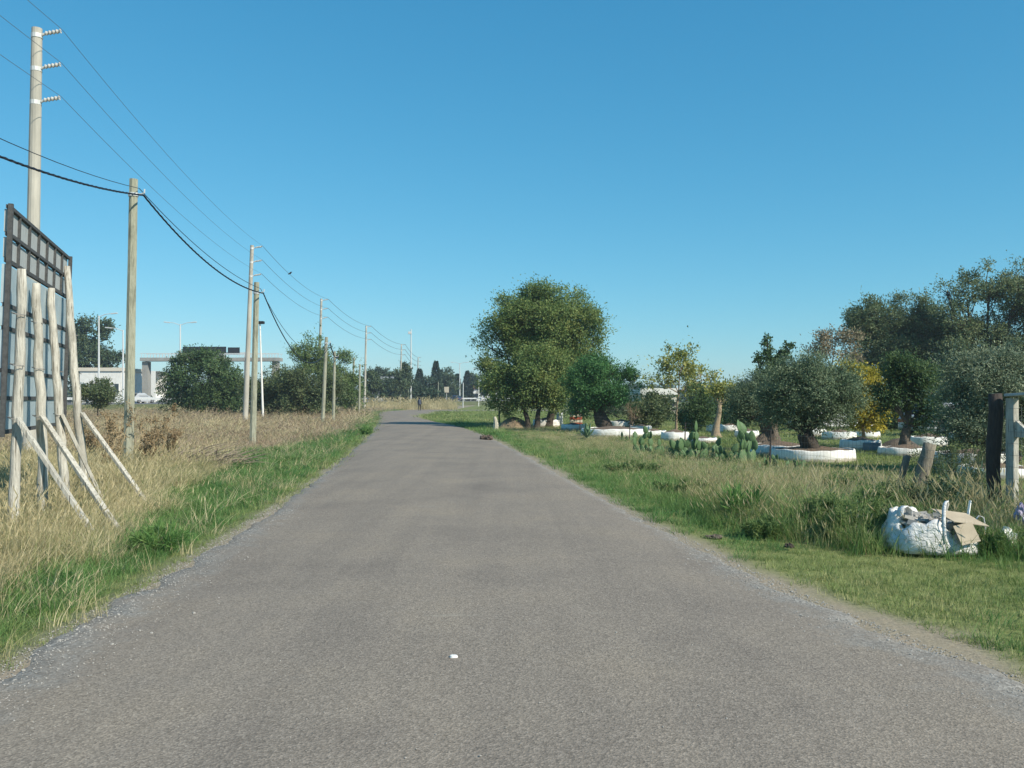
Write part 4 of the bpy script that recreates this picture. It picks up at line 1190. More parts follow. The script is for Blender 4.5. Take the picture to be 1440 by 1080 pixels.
for i, (r_, zz) in enumerate(prof):
    for k in range(n):
        a = 2 * math.pi * k / n
        sq = 1 / max(abs(math.cos(a)) ** 2.6 + abs(math.sin(a)) ** 2.6, .2) ** (1 / 2.6)
        fold = abs(math.sin(4.5 * a + zz * 16 + ph[0])) * .5 + abs(math.sin(7 * a - zz * 23 + ph[1])) * .35 + abs(math.sin(12.5 * a + zz * 9 + ph[2])) * .25
        wr = 1 + .15 * (fold - .55) + rr.uniform(-.02, .02)
        top = max(0, zz - .10) / .23
        # higher at the back left, slumped open towards the front right
        tilt = .085 * math.cos(a - 2.35)
        rim = tilt + .045 * math.sin(3 * a + ph[3]) + .035 * math.sin(5 * a + ph[4]) + .03 * math.sin(9 * a + ph[5]) + rr.uniform(-.012, .012)
        mb.v.append((x + math.cos(a) * r_ * sq * wr * .90, d + math.sin(a) * r_ * sq * wr * .72, ZS + zz * 1.0 + rim * top))
for i in range(len(prof) - 1):
    for k in range(n):
        a = i * n + k; b_ = i * n + (k + 1) % n; mb.f.append((a, b_, b_ + n, a + n))
mb.build('sack_body', M['sack'], sk, smooth=True)
mb = MB()
for k in range(190):
    a = rr.uniform(0, 6.28); q = rr.random() ** .5 * .36
    mb.box((x + math.cos(a) * q, d + math.sin(a) * q * .8, .17 + rr.uniform(0, .10) + .05 * math.cos(a - 2.35)), (rr.uniform(.03, .13), rr.uniform(.03, .13), rr.uniform(.015, .06)), rr.uniform(0, 3), rr.uniform(-.6, .6), rr.uniform(-.6, .6))
o = mb.build('rubble', M['pebble'], sk); tag(o, kind='stuff')
def ribbon(pts, w, side, name, mat, parent, th=.006):
    mb = MB(); P = [Vector(p) for p in pts]; side = Vector(side).normalized()
    vs = []
    for p in P:
        vs += [p - side * w / 2, p + side * w / 2]
    for i, p in enumerate(P):
        t = (P[min(i + 1, len(P) - 1)] - P[max(i - 1, 0)]).normalized(); nn = side.cross(t).normalized() * th
        vs += [p - side * w / 2 + nn, p + side * w / 2 + nn]
    n = len(P); fs = []
    for i in range(n - 1):
        a = 2 * i; c_ = 2 * n + 2 * i
        fs += [(a, a + 1, a + 3, a + 2), (c_, c_ + 2, c_ + 3, c_ + 1), (a, a + 2, c_ + 2, c_), (a + 1, c_ + 1, c_ + 3, a + 3)]
    mb.add(vs, fs); return mb.build(name, mat, parent, smooth=True)
# lifting straps
ribbon([(x - .06, d - .42, .06), (x - .055, d - .40, .20), (x - .045, d - .37, .30), (x - .01, d - .30, .40), (x + .03, d - .24, .47), (x + .07, d - .2, .49), (x + .09, d - .17, .45), (x + .08, d - .14, .36), (x + .10, d - .1, .28)], .038, (.75, -.6, .15), 'strap', M['sack'], sk)
ribbon([(x - .40, d - .12, .32), (x - .38, d - .10, .40), (x - .32, d - .06, .42), (x - .26, d - .02, .37), (x - .24, d + .02, .28)], .09, (.35, -.9, .1), 'strap', M['sack'], sk)
ribbon([(x + .44, d - .26, .10), (x + .455, d - .25, .22), (x + .45, d - .22, .32), (x + .43, d - .18, .33), (x + .41, d - .12, .26)], .05, (.3, .9, 0), 'strap', M['sack'], sk)
o = MB().beam((x + .33, d - .1, .2), (x + .40, d - .05, .48), .022, .018).build('plastic_strip', M['litter'], loc=(x + .33, d - .1, .3)); tag(o, 'thin white strip sticking up out of the rubble sack', 'strip')
def sheet(c, ex, ey, name, label, th=.008):
    c = Vector(c); ex = Vector(ex); ey = Vector(ey); nn = ex.cross(ey).normalized() * th
    mb = MB(); vs = []
    for s in (0, 1):
        for i, j in ((-1, -1), (1, -1), (1, 1), (-1, 1)): vs.append(c + ex * i + ey * j + nn * s + (ey * .1 if i == 1 else ey * 0))
    mb.add(vs, [(3, 2, 1, 0), (4, 5, 6, 7), (0, 1, 5, 4), (1, 2, 6, 5), (2, 3, 7, 6), (3, 0, 4, 7)])
    o = mb.build(name, M['cardboard'], loc=tuple(c)); tag(o, label, 'cardboard')
sheet((x + .19, d - .25, .315), (.22, .05, -.035), (-.07, .11, .055), 'cardboard_sheet', 'folded grey-brown cardboard lying across the top of the rubble sack')
sheet((x + .17, d - .425, .17), (.11, .02, .015), (-.025, .045, .095), 'cardboard_sheet', 'cardboard flap hanging down the front of the rubble sack')
def crumple(c, s, mat, name, label, cat, seed):
    rr = random.Random(seed); mb = MB(); ph = [rr.uniform(0, 6) for _ in range(6)]
    n, mm = 22, 12
    for i in range(mm + 1):
        th = math.pi * i / mm
        for k in range(n):
            a = 2 * math.pi * k / n
            r_ = 1 + .16 * math.sin(3 * a + ph[0] + th * 2) + .12 * math.sin(5 * a + ph[1] - th * 4) + .1 * math.sin(7 * th + ph[2] + a * 2) + rr.uniform(-.07, .07)
            mb.v.append((c[0] + s[0] * r_ * math.sin(th) * math.cos(a), c[1] + s[1] * r_ * math.sin(th) * math.sin(a), max(-.03, c[2] + s[2] * r_ * math.cos(th))))
    for i in range(mm):
        for k in range(n):
            a = i * n + k; b_ = i * n + (k + 1) % n; mb.f.append((a, a + n, b_ + n, b_))
    o = mb.build(name, mat, loc=c); tag(o, label, cat)
d2 = 9.6; crumple((WX(1415, d2), d2, .07), (.10, .10, .11), M['litter'], 'plastic_bag', 'small crumpled white plastic bag beside the rubble sack', 'bag', 3)
d2 = 10.0; crumple((WX(1437, d2), d2, .29), (.07, .07, .11), M['violet'], 'plastic_bag', 'violet and white plastic bag caught in weeds by the gate', 'bag', 4)
x2, d2 = GP(638, 932); mb = MB()
mb.tube([(x2, d2, .034), (x2, d2, .046)], [.026, .022], 14)
for i, v in enumerate(mb.v): mb.v[i] = (x2 + (v[0] - x2) * 1.0, d2 + (v[1] - d2) * .7, v[2])
o = mb.build('litter_disc', M['litter'], loc=(x2, d2, .034)); tag(o, 'tiny flat white scrap lying on the asphalt', 'litter')
x2, d2 = GP(680, 618)
crumple((x2, d2, .05), (.15, .12, .10), M['brick'], 'stone_lump', 'dark brown lump of rubble at the road edge', 'rubble', 6)
crumple((x2 + .22, d2 - .2, .07), (.14, .1, .10), M['brick'], 'stone_lump', 'smaller brown lump next to the dark lump at the road edge', 'rubble', 7)
x2, d2 = GP(1006, 752)
crumple((x2, d2, -.03), (.11, .07, .03), M['barkg'], 'dead_clump', 'flat dead plant clump on the grass beside the road', 'clump', 9)
x2, d2 = GP(1110, 766)
crumple((x2, d2, -.02), (.05, .04, .035), M['barkd'], 'dead_clump', 'small dark clump in front of the tall verge grass', 'clump', 10)

# ------------------------------------------------------------------ buildings, bridge, gantry
def house(name, px0, px1, d, ytop, label, wall, roof, roofh, nwin, depth=8, zb=0.0, ybase=None, flat=False):
    x0, x1 = WX(px0, d), WX(px1, d); zt = WZ(ytop, d)
    r = empty(name, ((x0 + x1) / 2, d, zb), label, 'building')
    cx = (x0 + x1) / 2; w = x1 - x0; zw = zt - roofh
    MB().box((cx, d + depth / 2, (zw - .4) / 2), (w, depth, zw + .4)).build('wall', wall, r)
    mb = MB()
    if flat:
        mb.box((cx, d + depth / 2, zw + roofh / 2), (w + .4, depth + .4, roofh))
    else:
        e = .4
        vs = [(x0 - e, d - e, zw), (x1 + e, d - e, zw), (x1 + e, d + depth + e, zw), (x0 - e, d + depth + e, zw), (x0 + .2, d + depth / 2, zt), (x1 - .2, d + depth / 2, zt)]
        mb.add(vs, [(0, 1, 5, 4), (2, 3, 4, 5), (1, 2, 5), (3, 0, 4), (3, 2, 1, 0)])
    mb.build('roof', roof, r)
    for k in range(nwin):
        wx = x0 + w * (k + .5) / nwin; wh = min(1.3, zw * .4); ww = min(1.1, w / nwin * .5)
        f = MB().box((wx, d - .01, zw * .55), (ww + .16, .1, wh + .16)).build('window', M['whitewall'], r)
        MB().box((wx, d - .05, zw * .55), (ww, .06, wh)).build('pane', M['glass'], f)
    return r
house('white_building', 112, 170, 128, 517, 'long low white building behind the low green bush', M['whitewall'], M['cream'], .5, 5, flat=True)
house('white_house', 664, 700, 285, 541, 'white house with reddish roof beyond the highway', M['whitewall'], M['roofred'], 1.4, 3)
house('grey_house', 522, 556, 215, 529, 'dark house with a long grey roof behind the power poles', M['roofgrey'], M['roofgrey'], 2.6, 3, 9)
house('white_shed', 903, 952, 95, 546, 'long white-roofed shed behind the thin open tree', M['cream'], M['whitewall'], .7, 3, flat=True)
house('white_house', 1222, 1262, 72, 575, 'low dark blue-walled house behind the yellow autumn tree', M['bluebox'], M['roofgrey'], .5, 2, flat=True)
# white arch
d = 150; r = empty('white_arch', (WX(200, d), d, 0), 'white building front with a wide arch behind the footbridge column', 'arch')
x0, x1 = WX(184, d), WX(219, d); zt = WZ(521, d); mb = MB(); n = 14; cx = (x0 + x1) / 2 + .3; ra = (x1 - x0) * .36
out = []; inn = []
for k in range(n + 1):
    a = math.pi * k / n
    inn.append((cx - math.cos(a) * ra, math.sin(a) * ra * .95 + 1.1))
    out.append((x0 + (x1 - x0) * k / n, zt - .2 * abs(k / n - .5)))
for y0 in (d, d + 5):
    for (ix, iz) in inn: mb.v.append((ix, y0, iz))
    for (ox, oz) in out: mb.v.append((ox, y0, oz))
    for ix in (x0, cx - ra, cx + ra, x1): mb.v.append((ix, y0, -.3))
q = 2 * (n + 1) + 4
for o_ in (0, q):
    for k in range(n): mb.f.append((o_ + k, o_ + k + 1, o_ + n + 2 + k, o_ + n + 1 + k))
    mb.f.append((o_ + 2 * n + 2, o_ + 2 * n + 3, o_, o_ + n + 1)); mb.f.append((o_ + n, o_ + 2 * n + 4, o_ + 2 * n + 5, o_ + 2 * n + 1))
for k in range(n):
    mb.f.append((k, k + q, k + 1 + q, k + 1)); mb.f.append((n + 1 + k, n + 2 + k, n + 2 + k + q, n + 1 + k + q))
mb.build('arch_front', M['whitewall'], r)
# footbridge
M['greycon'] = simple('grey_concrete', (.30, .30, .28), (.21, .21, .20), 1.2, .9, (1, 1, .4), .2)
d = 132; r = empty('footbridge', (WX(205, d), d, 0), 'concrete footbridge with railings over the highway', 'footbridge')
x0, x1 = WX(201, d), WX(395, d); zd = WZ(508, d)
MB().box(((x0 + x1) / 2, d, zd + .25), (x1 - x0, 2.2, .5)).build('deck', M['greycon'], r)
for px in (206, 300, 388):
    MB().box((WX(px, d), d, zd / 2 - .2), (.85, 1.2, zd + .25)).build('column', M['greycon'], r)
for yy in (-1.05, 1.05):
    MB().box(((x0 + x1) / 2, d + yy, WZ(497.5, d)), (x1 - x0, .06, .08)).build('rail', M['galv'], r)
    nb = 46
    for k in range(nb):
        MB().box((x0 + (x1 - x0) * (k + .5) / nb, d + yy, (zd + .56 + WZ(497.5, d)) / 2), (.045, .045, WZ(497.5, d) - zd - .56)).build('baluster', M['galv'], r)
# sign gantry seen from behind
d = 137; r = empty('sign_gantry', (WX(290, d), d, 0), 'dark backs of highway sign panels on a gantry above the dense bush', 'sign gantry')
for (a, b_, t, bt) in ((257, 318, 487.5, 503), (320.5, 337, 488.5, 498)):
    MB().box(((WX(a, d) + WX(b_, d)) / 2, d, (WZ(t, d) + WZ(bt, d)) / 2), (WX(b_, d) - WX(a, d), .12, WZ(t, d) - WZ(bt, d))).build('sign_panel', M['signdark'], r)
MB().box(((WX(252, d) + WX(345, d)) / 2, d + .3, WZ(497, d)), (WX(345, d) - WX(252, d), .3, .35)).build('beam', M['galv'], r)
for px in (253, 344):
    MB().tube([(WX(px, d), d + .3, -.3), (WX(px, d), d + .3, WZ(495, d))], [.2, .18], 8).build('column', M['galv'], r)
d = 210; r = empty('roadside_sign', (WX(628, d), d, 0), 'square beige sign board beside the highway', 'sign')
MB().box((WX(628, d), d, WZ(548, d)), (1.1, .1, 1.35)).build('board', M['beige'], r)
MB().box((WX(628, d), d + .09, 1.2), (.1, .08, 3.2)).build('post', M['galv'], r)

# ------------------------------------------------------------------ cars
def car(x, d, zz, rz, paint, label):
    r = empty('car', (x, d, zz), label, 'car')
    r.rotation_euler = (0, 0, rz)
    def P(o): o.parent = r; o.location = (0, 0, 0); return o
    def loft(name, secs, mat, parent):
        mb = MB(); n = len(secs[0])
        for s in secs: mb.v += s
        for i in range(len(secs) - 1):
            for k in range(n): mb.f.append((i * n + k, i * n + (k + 1) % n, (i + 1) * n + (k + 1) % n, (i + 1) * n + k))
        mb.f.append(tuple(range(n))[::-1]); mb.f.append(tuple((len(secs) - 1) * n + k for k in range(n)))
        me = bpy.data.meshes.new(name); me.from_pydata(mb.v, [], mb.f); me.materials.append(mat)
        me.polygons.foreach_set('use_smooth', [False] * len(me.polygons))
        o = bpy.data.objects.new(name, me); link(o, parent); 
        bv = o.modifiers.new('bevel', 'BEVEL'); bv.width = .04; bv.segments = 2
        return o
    def sec(xx, w, z0, z1, tw): return [(xx, -w, z0), (xx, -w * 1.0, (z0 + z1) * .55), (xx, -w * tw, z1), (xx, w * tw, z1), (xx, w, (z0 + z1) * .55), (xx, w, z0)]
    loft('body', [sec(-2.1, .72, .35, .78, .9), sec(-1.95, .84, .22, .92, .93), (sec(-.6, .87, .2, .96, .95)), sec(.9, .87, .2, .93, .95), sec(1.75, .84, .22, .80, .92), sec(2.1, .70, .34, .66, .9)], paint, r)
    cab = loft('cabin', [sec(-1.75, .72, .88, .93, .9), sec(-1.15, .74, .88, 1.42, .80), sec(.15, .74, .88, 1.46, .80), sec(1.05, .74, .86, .92, .9)], paint, r)
    for s in (-1, 1):
        mb = MB(); mb.add([(-1.1, s * .735, .97), (.7, s * .735, .97), (.15, s * .648, 1.36), (-1.0, s * .648, 1.34), (-1.1, s * .755, .97), (.7, s * .755, .97), (.15, s * .668, 1.36), (-1.0, s * .668, 1.34)], [(4, 5, 6, 7), (0, 1, 5, 4), (1, 2, 6, 5), (2, 3, 7, 6), (3, 0, 4, 7)])
        me = bpy.data.meshes.new('side_window'); me.from_pydata(mb.v, [], mb.f); me.materials.append(M['glass']); link(bpy.data.objects.new('side_window', me), cab)
    for nm, xs in (('windscreen', ((1.06, .95), (.2, 1.43))), ('rear_window', ((-1.76, .96), (-1.19, 1.40)))):
        (xa, za), (xb, zb_) = xs; k = .03 if xa > 0 else -.03
        me = bpy.data.meshes.new(nm); me.from_pydata([(xa + k, -.62, za + .02), (xa + k, .62, za + .02), (xb + k, .55, zb_), (xb + k, -.55, zb_)], [], [(0, 1, 2, 3)]); me.materials.append(M['glass']); link(bpy.data.objects.new(nm, me), cab)
    for wx in (-1.3, 1.3):
        for s in (-1, 1):
            mb = MB().tube([(wx, s * .72, .31), (wx, s * .89, .31)], .31, 18)
            me = bpy.data.meshes.new('tyre'); me.from_pydata(mb.v, [], mb.f); me.materials.append(M['tyre']); w = bpy.data.objects.new('wheel', me); link(w, r)
            mb = MB().tube([(wx, s * .8, .31), (wx, s * .905, .31)], .19, 14)
            me = bpy.data.meshes.new('rim'); me.from_pydata(mb.v, [], mb.f); me.materials.append(M['rim']); link(bpy.data.objects.new('rim', me), w)
    for s in (-1, 1):
        for xx, mt, nm in ((2.04, 'lampglass', 'headlight'), (-2.07, 'redpaint', 'tail_light')):
            mb = MB().box((xx, s * .58, .66), (.12, .28, .13)); me = bpy.data.meshes.new(nm); me.from_pydata(mb.v, [], mb.f); me.materials.append(M[mt]); link(bpy.data.objects.new(nm, me), r)
    return r
hang = math.atan2(HDIR[1], HDIR[0])
p = HP(222, 4.5, .9); car(WX(640, 222), 222, .9, hang + 1.0, M['carblue'], 'dark blue car driving on the highway beyond the road bend')
car(WX(198, 128), 128, .9, hang, M['carsilver'], 'silver car under the footbridge on the highway')
car(WX(1326, 40), 40, -.05, .5, M['carsilver'], 'silver car parked among the trees behind the gnarled tree')
car(WX(1170, 46), 46, -.05, .2, M['carwhite'], 'white car parked behind the round-headed olive')

# ------------------------------------------------------------------ person far down the road
d = 112; x = WX(590, d)
def skin_body(name, verts, edges, radii, root_i, mat, parent):
    me = bpy.data.meshes.new(name); me.from_pydata(verts, edges, [])
    o = bpy.data.objects.new(name, me); link(o, parent)
    sk_ = o.modifiers.new('skin', 'SKIN')
    lay = me.skin_vertices[0] if len(me.skin_vertices) else None
    if lay is None:
        bpy.context.view_layer.objects.active = o
        lay = me.skin_vertices.new() if hasattr(me.skin_vertices, 'new') else None
    for i, r_ in enumerate(radii):
        lay.data[i].radius = (r_, r_) if not isinstance(r_, tuple) else r_
    lay.data[root_i].use_root = True
    ss = o.modifiers.new('sub', 'SUBSURF'); ss.levels = 1; ss.render_levels = 2
    me.materials.append(mat)
    return o
pr = empty('person', (x, d, .02), 'person in dark clothes walking along the road towards the bend', 'person')
PV = [(0, 0, .88), (0, 0, 1.1), (0, 0, 1.32), (0, 0, 1.42), (0, 0, 1.52), (0, .01, 1.64),
      (-.17, 0, 1.34), (-.22, .06, 1.1), (-.22, -.04, .88), (-.22, -.06, .78), (.17, 0, 1.34), (.22, -.06, 1.1), (.22, .08, .9), (.22, .12, .8),
      (-.09, .02, .84), (-.09, -.12, .46), (-.09, .02, .08), (-.09, -.12, .03), (.09, -.02, .84), (.09, .16, .48), (.09, .26, .10), (.09, .12, .03)]
PE = [(0, 1), (1, 2), (2, 3), (3, 4), (4, 5), (2, 6), (6, 7), (7, 8), (8, 9), (2, 10), (10, 11), (11, 12), (12, 13), (0, 14), (14, 15), (15, 16), (16, 17), (0, 18), (18, 19), (19, 20), (20, 21)]
PR = [.14, .14, .15, .06, .10, .09, .075, .05, .04, .035, .075, .05, .04, .035, .10, .065, .045, .04, .10, .065, .045, .04]
try:
    skin_body('body', PV, PE, PR, 0, M['clothdark'], pr)
    def shell(name, prof, c, mat):
        MB().lathe(c, prof, 14, None, 1, .8).build(name, mat, pr, smooth=True)
    shell('hair', [(.10, .0), (.115, .06), (.10, .13), (.06, .17), (.005, .185)], (x, d, 1.52), M['blacksteel'])
    shell('jacket', [(.19, .86), (.185, 1.0), (.19, 1.2), (.195, 1.33), (.12, 1.43), (.07, 1.46)], (x, d, .0), M['clothblue'])
except Exception as e:
    print('PERSON', e)

# ------------------------------------------------------------------ dry weeds, brush, verge weeds
def dry_weed(px, py, hpx, label, seed, leafy=True):
    d = GD(py); x = WX(px, d); h = hpx / F * d; rr = random.Random(seed); gz = float(ground_h(x, d))
    r = empty('dry_weed', (x, d, gz), label, 'dry weed', 'tall dry weeds near the hoarding')
    mb = MB(); tips = []
    for s in range(5):
        a = rr.uniform(0, 6.28); ln = h * rr.uniform(.6, 1.0); tl = rr.uniform(.05, .38)
        dv_ = Vector((math.cos(a) * math.sin(tl), math.sin(a) * math.sin(tl), math.cos(tl)))
        b0 = Vector((x + rr.uniform(-.1, .1), d + rr.uniform(-.1, .1), gz - .05))
        pts = [b0 + dv_ * ln * t + Vector((rr.uniform(-.02, .02), 0, 0)) for t in (0, .35, .7, 1)]
        mb.tube(pts, [.014, .011, .008, .004], 5)
        for q in range(9):
            t = rr.uniform(.25, .98); p0 = b0 + dv_ * ln * t
            a2 = rr.uniform(0, 6.28); l2 = ln * rr.uniform(.12, .32) * (1.2 - t * .6)
            d2_ = Vector((math.cos(a2) * .6, math.sin(a2) * .6, rr.uniform(.5, .9)))
            mb.tube([p0, p0 + d2_ * l2 * .5, p0 + d2_ * l2 + Vector((0, 0, .02))], [.006, .005, .003], 4, caps=False)
            for w in range(7): tips.append(p0 + d2_ * l2 * rr.uniform(.2, 1.0))
    mb.build('stem', M['drystem'], r)
    rng = np.random.default_rng(seed); P = np.repeat(np.array([tuple(t) for t in tips]), 4, 0); P = P + rng.normal(size=P.shape) * .025
    A = rng.normal(size=P.shape) + np.array((0, 0, .4)); A /= np.linalg.norm(A, axis=1)[:, None]
    B = np.cross(A, rng.normal(size=P.shape)); B /= np.linalg.norm(B, axis=1)[:, None]
    ls = rng.uniform(.03, .075, (len(P), 1))
    V = np.stack([P, P + A * ls * .5 + B * ls * .2, P + A * ls, P + A * ls * .5 - B * ls * .2], 1)
    link(bpy.data.objects.new('seed_heads', quads_mesh('seed_heads', V, M['dryleaf'], (x, d, gz))), r)
for i, (px, py, hp, lab) in enumerate([
    (148, 668, 92, 'tall dry weed between the hoarding and the stout timber pole'), (163, 640, 70, 'brown dry weed just left of the stout timber pole'), (202, 660, 78, 'pale dry weed touching the stout timber pole'),
    (222, 655, 92, 'tallest pale dry weed right of the stout timber pole'), (240, 648, 66, 'short pale dry weed between pole and brush pile'), (132, 648, 66, 'brown dry weed behind the propped hoarding')]):
    dry_weed(px, py, hp, lab, 80 + i)
x, d = GP(275, 655)
rr = random.Random(77); mb = MB()
for k in range(150):
    a = rr.uniform(0, 6.28); rad_ = rr.random() ** .5
    p0 = Vector((x + math.cos(a) * rad_ * .95, d + math.sin(a) * rad_ * 1.1, rr.uniform(0, .42) * (1 - rad_ * .6)))
    a2 = rr.gauss(.4, .8); ln = rr.uniform(.3, 1.0)
    dv_ = Vector((math.cos(a2), math.sin(a2) * .7, rr.uniform(-.15, .45)))
    p1 = p0 + dv_ * ln * .5 + Vector((0, 0, rr.uniform(-.05, .08)))
    mb.tube([p0, p1, p0 + dv_ * ln], [rr.uniform(.006, .022), .009, .004], 5)
o = mb.build('brush_pile', M['greystick'], loc=(x, d, 0)); tag(o, 'low pile of dead grey branches in the dry grass by the road', 'brush pile')

def leafy_weed(px, py, wpx, hpx, label, seed, leaf, n, size, up=1.3, cat='weed', name='leafy_weed', stems=34):
    d = GD(py); x = WX(px, d); w = wpx / 2 / F * d; h = hpx / F * d; rng = np.random.default_rng(seed); gz = float(ground_h(x, d))
    r = empty(name, (x, d, gz), label, cat)
    mb = MB(); Ps = []; As = []
    for s in range(stems):
        a = rng.uniform(0, 6.28); q = rng.random() ** .5
        b0 = np.array((x + math.cos(a) * q * w * .55, d + math.sin(a) * q * w * .4, gz - .03))
        tp = np.array((x + math.cos(a) * q * w * 1.0, d + math.sin(a) * q * w * .75, gz + h * rng.uniform(.55, 1.0) * (1.1 - .35 * q)))
        mid = (b0 + tp) / 2 + np.array((0, 0, h * .08))
        mb.tube([b0, mid, tp], [.007, .006, .003], 4, caps=False)
        t = rng.random(n // stems)[:, None] ** .7
        P = b0 * (1 - t) ** 2 + 2 * mid * t * (1 - t) + tp * t ** 2 + rng.normal(size=(len(t), 3)) * .05 * h
        Ps.append(P); As.append(rng.normal(size=P.shape) * .9 + (tp - b0) / h * up)
    mb.build('stem', M['agave'], r)
    P = np.concatenate(Ps); A = np.concatenate(As); P[:, 2] = np.maximum(P[:, 2], gz + .01)
    A /= np.linalg.norm(A, axis=1)[:, None]
    B = np.cross(A, rng.normal(size=P.shape)); B /= np.linalg.norm(B, axis=1)[:, None]
    ls = size[0] * rng.uniform(.6, 1.3, (len(P), 1)); lw = size[1]
    V = np.stack([P, P + A * ls * .5 + B * lw * .5, P + A * ls, P + A * ls * .5 - B * lw * .5], 1)
    link(bpy.data.objects.new('foliage', quads_mesh('foliage', V, leaf, (x, d, gz))), r)
WEEDS = [
    (1215, 755, 110, 66, 'bushy green weed just left of the rubble sack', 'weed', 9000, (.055, .011)),
    (1160, 745, 90, 54, 'bushy green weed in the tall verge grass, farther from the sack', 'weed', 7500, (.055, .011)),
    (1235, 735, 70, 60, 'dark leafy weed behind the rubble sack edge', 'weed', 5000, (.055, .012)),
    (1300, 735, 150, 70, 'dark brown-green weeds at the foot of the leaning fence post', 'scrub', 5200, (.05, .014)),
    (1394, 772, 40, 44, 'leafy weed at the foot of the dark gate post', 'weed', 3200, (.045, .011)),
    (1440, 768, 46, 40, 'leafy weed below the violet bag', 'weed', 2600, (.045, .011)),
    (1360, 700, 90, 70, 'fine grey-green weed behind the sack against the fence', 'scrub', 3600, (.05, .012)),
    (1075, 752, 70, 34, 'low dark green weed tuft at the front of the tall verge grass', 'weed', 5000, (.05, .011)),
    (1340, 665, 120, 50, 'grey-green shrubby weed inside the wire fence', 'scrub', 4200, (.06, .016)),
    (890, 660, 90, 18, 'low dark green weed patch in the middle of the verge', 'weed', 3000, (.06, .02)),
    (960, 690, 90, 22, 'wide dark green weed patch below the prickly pears', 'weed', 3200, (.06, .02)),
    (1190, 700, 70, 50, 'feathery green weed against the wire fence', 'weed', 3000, (.06, .014)),
    (222, 772, 90, 40, 'dark green weed tuft beside the foot of the hoarding braces', 'bright', 2600, (.11, .008)),
    (515, 610, 26, 12, 'small bright green weed tuft at the road edge', 'bright', 1600, (.08, .03)),
]
for i, (px, py, w, h, lab, lf, n, sz) in enumerate(WEEDS):
    leafy_weed(px, py, w, h, lab, 100 + i, L[lf], n, sz)
# broad-bladed clump
leafy_weed(1040, 728, 50, 46, 'clump of upright bright green reed leaves in the verge', 140, L['bright'], 260, (.30, .022), up=2.2, cat='reed clump', name='reed_clump', stems=20)

# ------------------------------------------------------------------ grass, reeds and gravel (uncountable cover)
PROTO = bpy.data.collections.new('tuft_shapes')        # only referenced by the scatter, not part of the scene
def tuft_mesh(name, mat, n, h, w, spread, lean, rng, seeds=0.0, seedmat=None):
    V = []; Fc = []; mi = []
    for b_ in range(n):
        a = rng.uniform(0, 6.28); q = rng.random() ** .5 * spread
        p = np.array((math.cos(a) * q, math.sin(a) * q, -.02))
        a2 = a + rng.normal() * 1.0; ln = lean * rng.uniform(.2, 1.4)
        hh = h * rng.uniform(.45, 1.15); ww = w * rng.uniform(.7, 1.3)
        dirh = np.array((math.cos(a2), math.sin(a2), 0)); side = np.array((-math.sin(a2 + .6), math.cos(a2 + .6), 0))
        isseed = rng.random() < seeds
        if isseed: hh *= 1.35; ww *= .5
        base = len(V); segs = (0, .4, .75, 1.0)
        for s in segs:
            c_ = p + dirh * ln * hh * s ** 1.8 + np.array((0, 0, hh * (s - .18 * ln * s * s)))
            wd = ww * (1 - s) ** .6 if s < 1 else .0
            if s < 1: V += [c_ - side * wd / 2, c_ + side * wd / 2]
            else: V.append(c_)
        Fc += [(base, base + 1, base + 3, base + 2), (base + 2, base + 3, base + 5, base + 4), (base + 4, base + 5, base + 6)]; mi += [0, 0, 0]
        if isseed:
            tip = V[-1]; t = dirh * .5 + np.array((0, 0, .9)); sl_ = hh * .16
            for sd in (side, np.cross(side, t)):
                k = len(V); wv = sd * max(w, .004) * .8
                V += [tip - t * sl_ * .6, tip + wv, tip + t * sl_, tip - wv]; Fc.append((k, k + 1, k + 2, k + 3)); mi.append(1)
    me = bpy.data.meshes.new(name); me.from_pydata([tuple(v) for v in V], [], Fc)
    me.materials.append(mat); me.materials.append(seedmat or mat)
    me.polygons.foreach_set('material_index', mi)
    return me
def make_kind(key, mat, variants, **kw):
    c_ = bpy.data.collections.new('shape_' + key)
    rng = np.random.default_rng(abs(hash(key)) % 1000 if False else sum(map(ord, key)))
    for k in range(variants):
        c_.objects.link(bpy.data.objects.new('tuft_' + key + '_' + 'abcdef'[k], tuft_mesh('tuft_' + key, mat, rng=rng, **kw)))
    return c_
KIND = dict(
    lawn=make_kind('lawn', GRASS['lawn'], 4, n=24, h=.065, w=.005, spread=.09, lean=1.0),
    green=make_kind('green', GRASS['green'], 4, n=22, h=.14, w=.006, spread=.11, lean=1.0),
    tall=make_kind('tall', GRASS['mixed'], 4, n=24, h=.30, w=.006, spread=.13, lean=.7, seeds=.16, seedmat=GRASS['dry']),
    tallgreen=make_kind('tallgreen', GRASS['lush'], 4, n=24, h=.27, w=.007, spread=.13, lean=.8),
    dry=make_kind('dry', GRASS['dry'], 4, n=26, h=.30, w=.005, spread=.14, lean=.9, seeds=.07),
    field=make_kind('field', GRASS['field'], 4, n=22, h=.19, w=.007, spread=.2, lean=.9, seeds=.12),
    reed=make_kind('reed', GRASS['dry'], 3, n=16, h=1.05, w=.03, spread=.4, lean=.45, seeds=.35),
)
